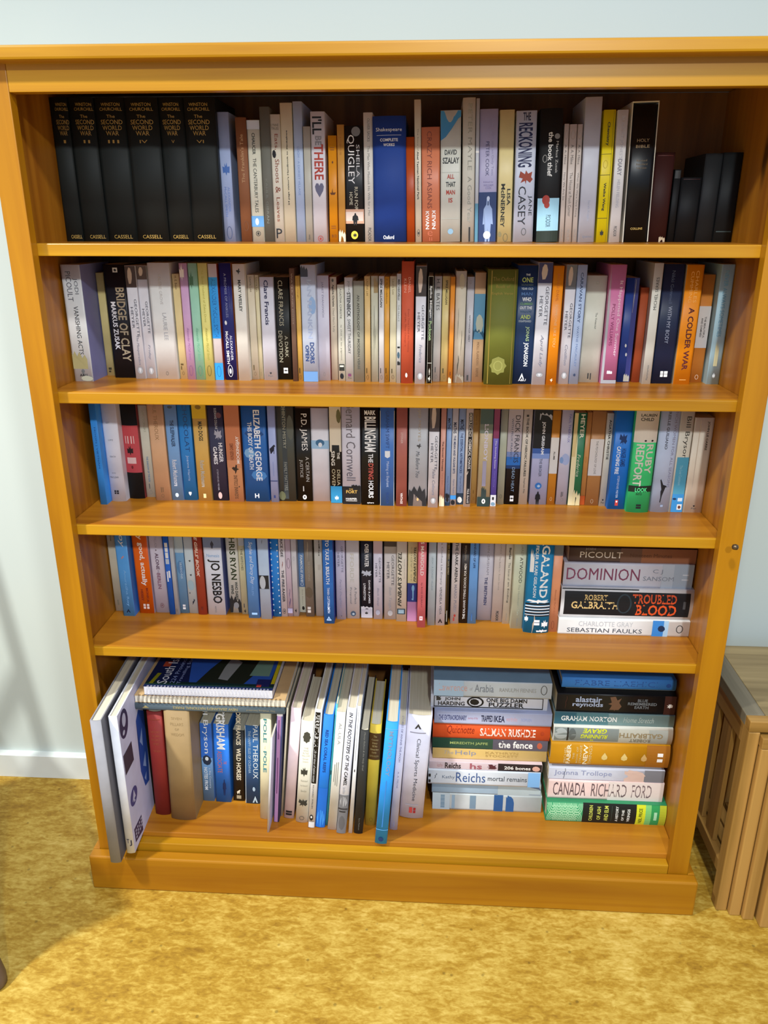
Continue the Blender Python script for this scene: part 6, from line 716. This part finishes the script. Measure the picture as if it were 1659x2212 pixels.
bk(lie=1,xr=.3203,y=.1271,z=.2366,T=.0265,h=.2343,d=.155,kind='pb',col='#dfbe76',label='buff yellow paperback with lilac-grey title in the left stack, bottom shelf',group='books in the left stack on the bottom shelf',items=[('The',.1915,.2109,.45,.75,'#a8a09c','Di'),('Help',.1448,.1874,.3,.82,'#8f94ac','D'),('KATHRYN',.0581,.1251,.58,.78,'#b09054','D'),('STOCKETT',.0581,.1251,.3,.5,'#b09054','D')])
bk(lie=1,xr=.3212,y=.1261,z=.2635,T=.0258,h=.2363,d=.155,kind='pb',col='#2f5140',label='dark green and grey paperback with white lower-case title, bottom shelf',group='books in the left stack on the bottom shelf',items=[('=',.0005,.1122,0,1,'#5a5664','D'),('MEREDITH JAFFE',.1225,.2003,.35,.65,'#9cae6c','Db'),('the fence',.0309,.101,.2,.85,'#f2f0ee','Db'),('@blob',.0112,.0224,.2,.8,'#b85c44','D')])
bk(lie=1,xr=.3228,y=.1251,z=.2896,T=.0376,h=.2378,d=.155,kind='hb',col='#e25a28',label='orange-red hardback with white capitals in the left stack, bottom shelf',group='books in the left stack on the bottom shelf',items=[('Quichotte',.1532,.2085,.3,.85,'#8c2414','Di'),('SALMAN RUSHDIE',.0293,.1416,.25,.75,'#f4e8e0','Db'),('@e',.0117,.0192,.4,.65,'#a83c1c','D')])
bk(lie=1,xr=.3236,y=.1201,z=.3275,T=.03,h=.2361,d=.155,kind='pb',col='#bcc4e4',label='lilac paperback with jumbled navy words in the left stack, bottom shelf',group='books in the left stack on the bottom shelf',items=[('THE EXTRAORDINARY',.1708,.2276,.3,.7,'#3c4478','Db'),('journey of the',.1485,.1688,.35,.6,'#c88ca0','D'),('TRAPPED',.1183,.1415,.25,.75,'#1c2448','Db'),('IKEA',.0941,.1159,.25,.75,'#1c2448','Db'),('wardrobe',.069,.0911,.35,.7,'#d8b0bc','D'),('ROMAIN',.04,.061,.35,.6,'#9ca8d0','D')])
bk(lie=1,xr=.3139,y=.1291,z=.3578,T=.0323,h=.2344,d=.155,kind='pb',col='#e2e3ec',label='white paperback with wobbly black border and puzzle lettering, bottom shelf',group='books in the left stack on the bottom shelf',items=[('=',.0086,.2283,.86,.93,'#1c1c20','D'),('=',.0086,.2283,.1,.17,'#1c1c20','D'),('=',.2267,.2283,.1,.93,'#1c1c20','D'),('=',.0086,.0102,.1,.93,'#1c1c20','D'),('JOHN',.1749,.2063,.55,.82,'#1c1c20','Db'),('HARDING',.1658,.2195,.22,.52,'#1c1c20','Db'),('@e',.1274,.1617,.15,.9,'#1c1c20','D'),('@e',.1314,.1577,.24,.8,'#e2e3ec','D'),('@blob',.1365,.1557,.3,.75,'#1c1c20','D'),('ONE BIG DAMN',.041,.1224,.55,.84,'#1c1c20','Db'),('PUZZLER',.047,.1173,.2,.52,'#1c1c20','Db'),('@splat',.2134,.2256,.55,.9,'#333','D')])
bk(lie=1,xr=.3191,y=.1231,z=.3905,T=.0363,h=.2344,d=.155,kind='pb',col='#c6d0d8',label='pale blue and cream paperback on top of the left stack, bottom shelf',group='books in the left stack on the bottom shelf',cf='#7fa6c4',items=[('=',.1747,.2339,0,1,'#a8c4dc','D'),('Lawrence',.1677,.2238,.35,.8,'#d0a49c','D'),('of',.1567,.1627,.4,.6,'#a8a8ac','D'),('Arabia',.1148,.1527,.32,.8,'#7c8490','D'),('RANULPH FIENNES',.0306,.1029,.38,.62,'#9c9c98','D'),('@ring',.0089,.0217,.25,.85,'#444','D')])
bk(lie=1,xr=.5685,y=.1014,z=.11,T=.0499,h=.2444,d=.155,kind='hb',col='#2f8a5c',label='thick green hardback with Celtic knot pattern under the right stack, bottom shelf',group='books in the right stack on the bottom shelf',items=[('=',.1702,.2439,.03,.97,'#3fa06c','D'),('@arc0',.2192,.2439,.05,.95,'#a4dcae','D'),('@arc1',.2068,.2316,.05,.95,'#a4dcae','D'),('@arc2',.1945,.2192,.05,.95,'#a4dcae','D'),('@arc3',.1821,.2068,.05,.95,'#a4dcae','D'),('@arc4',.1698,.1945,.05,.95,'#a4dcae','D'),('=',.0609,.1702,0,1,'#161c1a','D'),('CHILDREN',.1497,.1569,.12,.9,'#c8d05c','Vb'),('OF ASH',.1333,.1409,.2,.85,'#c8d05c','Vb'),('AND ELM',.118,.1261,.15,.9,'#c8d05c','Vb'),('=',.1104,.1112,.15,.9,'#3c4c44','D'),('A HISTORY',.0975,.103,.15,.9,'#e4e8e0','Vb'),('OF THE',.0853,.0904,.2,.75,'#e4e8e0','Vb'),('VIKINGS',.0737,.0792,.15,.8,'#e4e8e0','Vb'),('=',.0426,.0609,0,1,'#d3dc2c','D'),('NEIL PRICE',.0487,.0558,.1,.85,'#3c4c1c','Vb'),('=',.031,.0426,0,1,'#7cc878','D'),('=',.0142,.031,0,1,'#2f9a58','D'),('=',.0005,.0142,0,1,'#c4d43c','D'),('@rect',.0192,.0253,.3,.7,'#a4dcb4','D')])
bk(lie=1,xr=.5609,y=.1114,z=.1602,T=.0457,h=.2344,d=.155,kind='pb',col='#ebd0cb',label='shell pink paperback with tall condensed dark letters in the right stack, bottom shelf',group='books in the right stack on the bottom shelf',items=[('=',.0005,.1124,0,1,'#e4d9d4','D'),('CANADA',.1582,.2248,.18,.88,'#5c4a50','D'),('RICHARD',.0748,.1466,.18,.88,'#6c5c60','D'),('FORD',.0242,.0646,.18,.88,'#7c6c70','D')])
bk(lie=1,xr=.559,y=.1134,z=.2062,T=.0292,h=.2341,d=.155,kind='pb',col='#ccd2e2',label='white paperback with lilac sans name and grey photo end in the right stack',group='books in the right stack on the bottom shelf',items=[('Joanna Trollope',.1061,.2229,.3,.8,'#8c94b8','D'),('=',.0005,.0405,0,1,'#7a7c84','D'),('@tear',.0385,.0808,0,1,'#d4b8ac','D'),('@crack',.1974,.2066,.1,.95,'#33384c','D')])
bk(lie=1,xr=.5503,y=.1334,z=.2358,T=.008,h=.1996,d=.155,kind='pb',col='#3fa2cf',label='cyan paperback mostly hidden under the amber hardback, bottom shelf',group='books in the right stack on the bottom shelf',items=[('cecelia ahern',.1149,.1887,.3,.9,'#5cc4a4','Db'),('@blob',.1006,.1098,.2,.8,'#e4d4cc','D'),('The Time of My Life',.0314,.0934,.3,.75,'#1f6c94','D'),('=',.0005,.0203,0,1,'#d8d4cc','D'),('=',.0138,.0172,.1,.9,'#222','D')])
bk(lie=1,xr=.5626,y=.1134,z=.2441,T=.0526,h=.2379,d=.155,kind='hb',col='#c48a0e',label='amber hardback with pale droplets and stacked white title in the right stack',group='books in the right stack on the bottom shelf',items=[('=',.0005,.0466,0,1,'#a0661c','D'),('MICHEL',.2062,.2106,.1,.85,'#dcc894','V'),('FABER',.1975,.2056,.05,.95,'#f0e4c4','Vb'),('THE',.1895,.1935,.3,.6,'#dcc894','V'),('BOOK OF',.1825,.1861,.1,.85,'#dcc894','V'),('STRANGE',.1754,.1798,.08,.92,'#dcc894','V'),('NEW',.1634,.1724,.05,.95,'#f0e4c4','Vb'),('THINGS',.1554,.1614,.05,.92,'#dcc894','V'),('@drop',.1223,.1373,.3,.65,'#dcc47c','D'),('@drop',.0824,.0984,.3,.65,'#dcc47c','D'),('@drop',.0436,.0585,.3,.65,'#c8a468','D'),('@rect',.0139,.0248,.3,.45,'#f2f2f2','D'),('@rect',.0139,.0248,.55,.7,'#f2f2f2','D')])
bk(lie=1,xr=.5637,y=.1164,z=.297,T=.0395,h=.2363,d=.155,kind='hb',col='#d4d6cc',label='white hardback lying upside down with yellow title in the right stack, bottom shelf',group='books in the right stack on the bottom shelf',items=[('=',.0098,.2347,.1,.88,'#7d8684','D'),('=',.0098,.1066,.1,.88,'#b4b4a8','D'),('=',.0098,.0473,.1,.88,'#9ca09a','D'),('@e',.2083,.2343,.2,.85,'#a4acac','D'),('=',.2059,.2093,.1,.88,'#222','D'),('@e',.1913,.2063,.15,.85,'#5c6464','D'),('GRAVE',.1305,.1783,.62,.86,'#d4dc1c','Ubi'),('RUNNING',.1285,.1823,.3,.55,'#d4dc1c','Ubi'),('THE',.1553,.1623,.12,.25,'#d4dc1c','Ub'),('GALBRAITH',.0197,.1056,.42,.7,'#8c7c5c','Ub'),('ROBERT',.0433,.0848,.15,.36,'#7c7868','Ub')])
bk(lie=1,xr=.5648,y=.1194,z=.3368,T=.0272,h=.237,d=.155,kind='pb',col='#7fa0a4',label='grey teal paperback with white sans name in the right stack, bottom shelf',group='books in the right stack on the bottom shelf',items=[('=',.1936,.2365,0,1,'#2f6478','D'),('=',.1301,.1936,0,1,'#55848f','D'),('GRAHAM NORTON',.1133,.2234,.3,.72,'#f0f4f4','Db'),('Home Stretch',.0405,.1005,.3,.75,'#b4c4c0','Di')])
bk(lie=1,xr=.5635,y=.1214,z=.3644,T=.0426,h=.2335,d=.155,kind='pb',col='#18181b',label='black science fiction paperback with pale blue lower-case name, bottom shelf',group='books in the right stack on the bottom shelf',items=[('=',.0005,.0224,0,1,'#42221f','D'),('alastair',.1446,.1965,.55,.85,'#b4c4e4','Db'),('reynolds',.1417,.2018,.25,.55,'#b4c4e4','Db'),('@splat',.1054,.1319,.1,.9,'#7c5c48','D'),('BLUE',.0555,.075,.65,.8,'#7c848c','Db'),('REMEMBERED',.037,.0936,.47,.62,'#7c848c','Db'),('EARTH',.0526,.0799,.28,.44,'#7c848c','Db'),('@crack',.2107,.2186,.2,.85,'#5c342c','D'),('@leaf',.0058,.0175,.35,.6,'#f2f2f2','D')])
bk(lie=1,xr=.5645,y=.1414,z=.4073,T=.0081,h=.2163,d=.155,kind='rev',col='#d6cfb8',label='deckle-edged paperback lying with cream page edges outward, bottom shelf',group='books in the right stack on the bottom shelf',items=[])
bk(lie=1,xr=.5614,y=.1294,z=.4157,T=.0231,h=.2228,d=.155,kind='hb',col='#3f86d8',label='bright blue slim hardback on top of the right stack, bottom shelf',group='books in the right stack on the bottom shelf',items=[('FIABRE LIAEHICI',.0362,.1973,.3,.8,'#2c5ca8','D'),('@e',.0101,.0197,.3,.7,'#1f4c94','D')])
collect_texts(BOOKS)
for b in BOOKS: make_book(b)

# ------------------------------------------------------------------ two tall art books leaning out at the left of the bottom shelf
def side_print(root, name, polys, x, mat, eps):
    """flat print on the right-hand board (y depth, z height)"""
    bm = bmesh.new()
    for pts in polys: bm.faces.new([bm.verts.new((x + eps, y, z)) for y, z in pts])
    bmesh.ops.triangulate(bm, faces=bm.faces)
    me = bpy.data.meshes.new('print'); bm.to_mesh(me); bm.free()
    return link(name, me, mat, root)
g = dict(x=-.5285, y=-.064, z=.1102, T=.0205, h=.326, d=.30, kind='hb', col='#94949a', cf='#57575f', rz=.057, items=[],
         label='tall grey art book leaning out at the far left of the bottom shelf', group='books on the bottom shelf')
make_book(g)
w = dict(x=-.5078, y=-.038, z=.1102, T=.0160, h=.3175, d=.255, kind='hb', col='#e6eaf4', cf='#c9cdf0', rz=.057, items=[
         ('T', .025, .035, .2, .5, '#3a3a48', 'Hb'), ('J', .018, .032, .5, .8, '#3a3a48', 'Hb')],
         label='tall white art book with dark printed cover pictures, second from left, bottom shelf', group='books on the bottom shelf')
collect_texts([w])
rw = make_book(w)
X = .0080
def ell(cy, cz, ry, rz, n=20): return [(cy + ry * math.cos(2 * math.pi * i / n), cz + rz * math.sin(2 * math.pi * i / n)) for i in range(n)]
NAVY = ink('#2c2a55'); SILV = ink('#b9bddc'); BLU = ink('#2c4fa8'); PALE = ink('#8fa8e0')
side_print(rw, 'cover_picture', [ell(.028, .282, .0235, .030)], X, NAVY, .0003)
side_print(rw, 'cover_picture', [ell(.030, .289, .010, .014), ell(.022, .266, .006, .005)], X, SILV, .0005)
side_print(rw, 'cover_picture', [[(.004, .2256), (.054, .2241), (.0555, .1795), (.005, .1811)]], X, ink('#3a3448'), .0003)
side_print(rw, 'cover_picture', [ell(.031, .112, .021, .019)], X, ink('#4a4a86'), .0003)
side_print(rw, 'cover_picture', [[(.02, .105), (.033, .126), (.04, .106)], [(.026, .100), (.036, .098), (.03, .108)]], X, SILV, .0005)
side_print(rw, 'cover_picture', [[(.010, .048), (.057, .044), (.057, .006), (.010, .016)]], X, ink('#35305c'), .0003)
side_print(rw, 'cover_picture', [[(.016 + .011 * i, .020 + .008 * j), (.022 + .011 * i, .020 + .008 * j), (.022 + .011 * i, .0245 + .008 * j), (.016 + .011 * i, .0245 + .008 * j)] for i in range(4) for j in range(3)], X, SILV, .0005)
side_print(rw, 'cover_picture', [[(.0911, .2434), (.1103, .2572), (.14, .2352), (.1365, .1306), (.1259, .0746), (.10, .08), (.085, .1279), (.0939, .1918)]], X, BLU, .0003)
side_print(rw, 'cover_picture', [[(.098, .19), (.118, .21), (.112, .17)], [(.10, .13), (.122, .15), (.118, .115)], [(.10, .10), (.115, .105), (.108, .088)]], X, PALE, .0005)

# ------------------------------------------------------------------ books lying across the tops of the upright ones
nz = dict(lie=1, xr=-.2066, y=.0600, z=.3774, T=.0152, h=.2984, d=.20, kind='hb', col='#5a6a74', items=[
          ("NEW ZEALAND'S NATIONAL PARKS", .093, .222, .3, .7, '#a09468', 'Ub'), ('The Walking Standard', .018, .075, .35, .65, '#9a9070', 'U'), ('@tri', .270, .284, .3, .7, '#a09468', 'D')],
          label='slate grey slim hardback lying upside down across the upright books', group='books laid flat over the upright ones')
collect_texts([nz]); make_book(nz)
def coil_binding(x0, x1, n, y, z0, z1, wire):
    bm = bmesh.new(); r = (z1 - z0) / 2 + .0012; zc = (z0 + z1) / 2
    for i in range(n):
        x = x0 + (x1 - x0) * (i + .5) / n
        for dx in (-.0011, .0011):
            ring = []
            for k in range(9):
                a = math.pi * (.5 + k / 8)
                ring.append([bm.verts.new((x + dx + wire * math.cos(t), y + .003 + (r + wire * math.sin(t)) * math.cos(a), zc + (r + wire * math.sin(t)) * math.sin(a))) for t in (0, 2.09, 4.19)])
            for a, b in zip(ring, ring[1:]):
                for k in range(3): bm.faces.new((a[k], a[(k + 1) % 3], b[(k + 1) % 3], b[k]))
    bmesh.ops.recalc_face_normals(bm, faces=bm.faces)
    me = bpy.data.meshes.new('coil'); bm.to_mesh(me); bm.free(); return me
def spiral_book(label, x0, x1, y0, y1, z0, z1, cover, edge, n, wirecol):
    root = tag(empty('spiral_bound_book', ((x0 + x1) / 2, (y0 + y1) / 2, z0)), label, 'book', 'books laid flat over the upright ones')
    cx, cy = (x0 + x1) / 2, (y0 + y1) / 2
    def p(nm, me, mat):
        for v in me.vertices: v.co.x -= cx; v.co.y -= cy; v.co.z -= z0
        return link(nm, me, mat, root)
    p('page_block', box(x0 + .001, x1 - .001, y0 + .0015, y1 - .001, z0 + .0008, z1 - .0008), edge)
    p('cover', box(x0, x1, y0 + .001, y1, z1 - .0007, z1), cover)
    p('back_cover', box(x0, x1, y0 + .001, y1, z0, z0 + .0007), cover)
    p('spiral_binding', coil_binding(x0 + .006, x1 - .006, n, y0, z0, z1, .00045), wirecol)
    return root, p
CARD = paper('#c9a878', .6); WHT = paper('#ece6d6', .6); WIRE = plain('dark_wire', '#4a4038', .4, .6)
spiral_book('tan card spiral-bound book lying on the slate grey hardback', -.505, -.2042, .060, .255, .3930, .4088, CARD, WHT, 34, WIRE)
rt, p = spiral_book('navy spiral-bound road atlas lying on top of the tan one', -.4856, -.2290, .062, .262, .4092, .4290, paper('#16224c', .3), paper('#dcdde6', .5), 36, plain('white_wire', '#c8c8d4', .4, 0.0))
def top_print(name, polys, mat, eps):
    bm = bmesh.new()
    for pts in polys:
        vs = [bm.verts.new((x + .3573, .062 + y - .162, .0198 + eps)) for x, y in pts]
        bm.faces.new(vs)
    bmesh.ops.triangulate(bm, faces=bm.faces)
    for f in bm.faces:
        f.normal_update()
        if f.normal.z < 0: f.normal_flip()
    me = bpy.data.meshes.new('print'); bm.to_mesh(me); bm.free(); return link(name, me, mat, rt)
top_print('cover_picture', [[(-.40, .02), (-.24, .02), (-.235, .12), (-.42, .12)]], ink('#2a56b0'), .0002)
top_print('cover_picture', [[(-.385, .02), (-.29, .02), (-.25, .12), (-.35, .12), (-.37, .07)]], ink('#20281f'), .0003)
top_print('cover_picture', [[(-.345, .035), (-.325, .03), (-.31, .10), (-.335, .12), (-.342, .08)]], ink('#8c9090'), .0004)
top_print('cover_picture', [[(-.285, .05), (-.245, .05), (-.245, .12), (-.275, .12)]], ink('#6f9080'), .0004)
top_print('cover_picture', [[(-.4856 + .001, .008), (-.2300, .008), (-.2300, .02), (-.4856 + .001, .02)]], ink('#12302c'), .00025)
top_print('cover_picture', [[(-.2365, .022), (-.2295, .022), (-.2295, .11), (-.2365, .11)]], ink('#c8b81c'), .0005)
top_print('cover_picture', [[(-.265, .012), (-.2385, .012), (-.2385, .038), (-.265, .038)]], ink('#1c2460'), .0005)
top_print('cover_picture', [[(-.263, .010), (-.254, .010), (-.254, .018), (-.263, .018)]], ink('#c8443c'), .0006)
top_print('cover_picture', [[(-.478, .012), (-.470, .012), (-.464, .05), (-.472, .05)]], ink('#8c8c1c'), .0005)
top_print('cover_picture', [[(-.47, .075), (-.455, .075), (-.455, .095), (-.47, .095)]], ink('#a8442c'), .0005)
def top_text(t, x0, x1, y0, y1, col):
    collect_texts([dict(items=[(t, 0, 0, 0, 0, '', 'D')])])
    vs, fs = TEXTS[(t, False, False)]
    me = bpy.data.meshes.new('print')
    me.from_pydata([(x1 - (x1 - x0) * b + .3573, .062 + y0 + (y1 - y0) * a - .162, .0198 + .0006) for a, b in vs], [], fs); me.update()
    link('cover_lettering', me, ink(col), rt)
top_text('South Island', -.463, -.443, .012, .15, '#e8ecf4')
top_text('224 Provincial', -.437, -.428, .014, .12, '#8c9ccc')
top_text('Travelling Stations', -.423, -.414, .012, .14, '#8c9ccc')
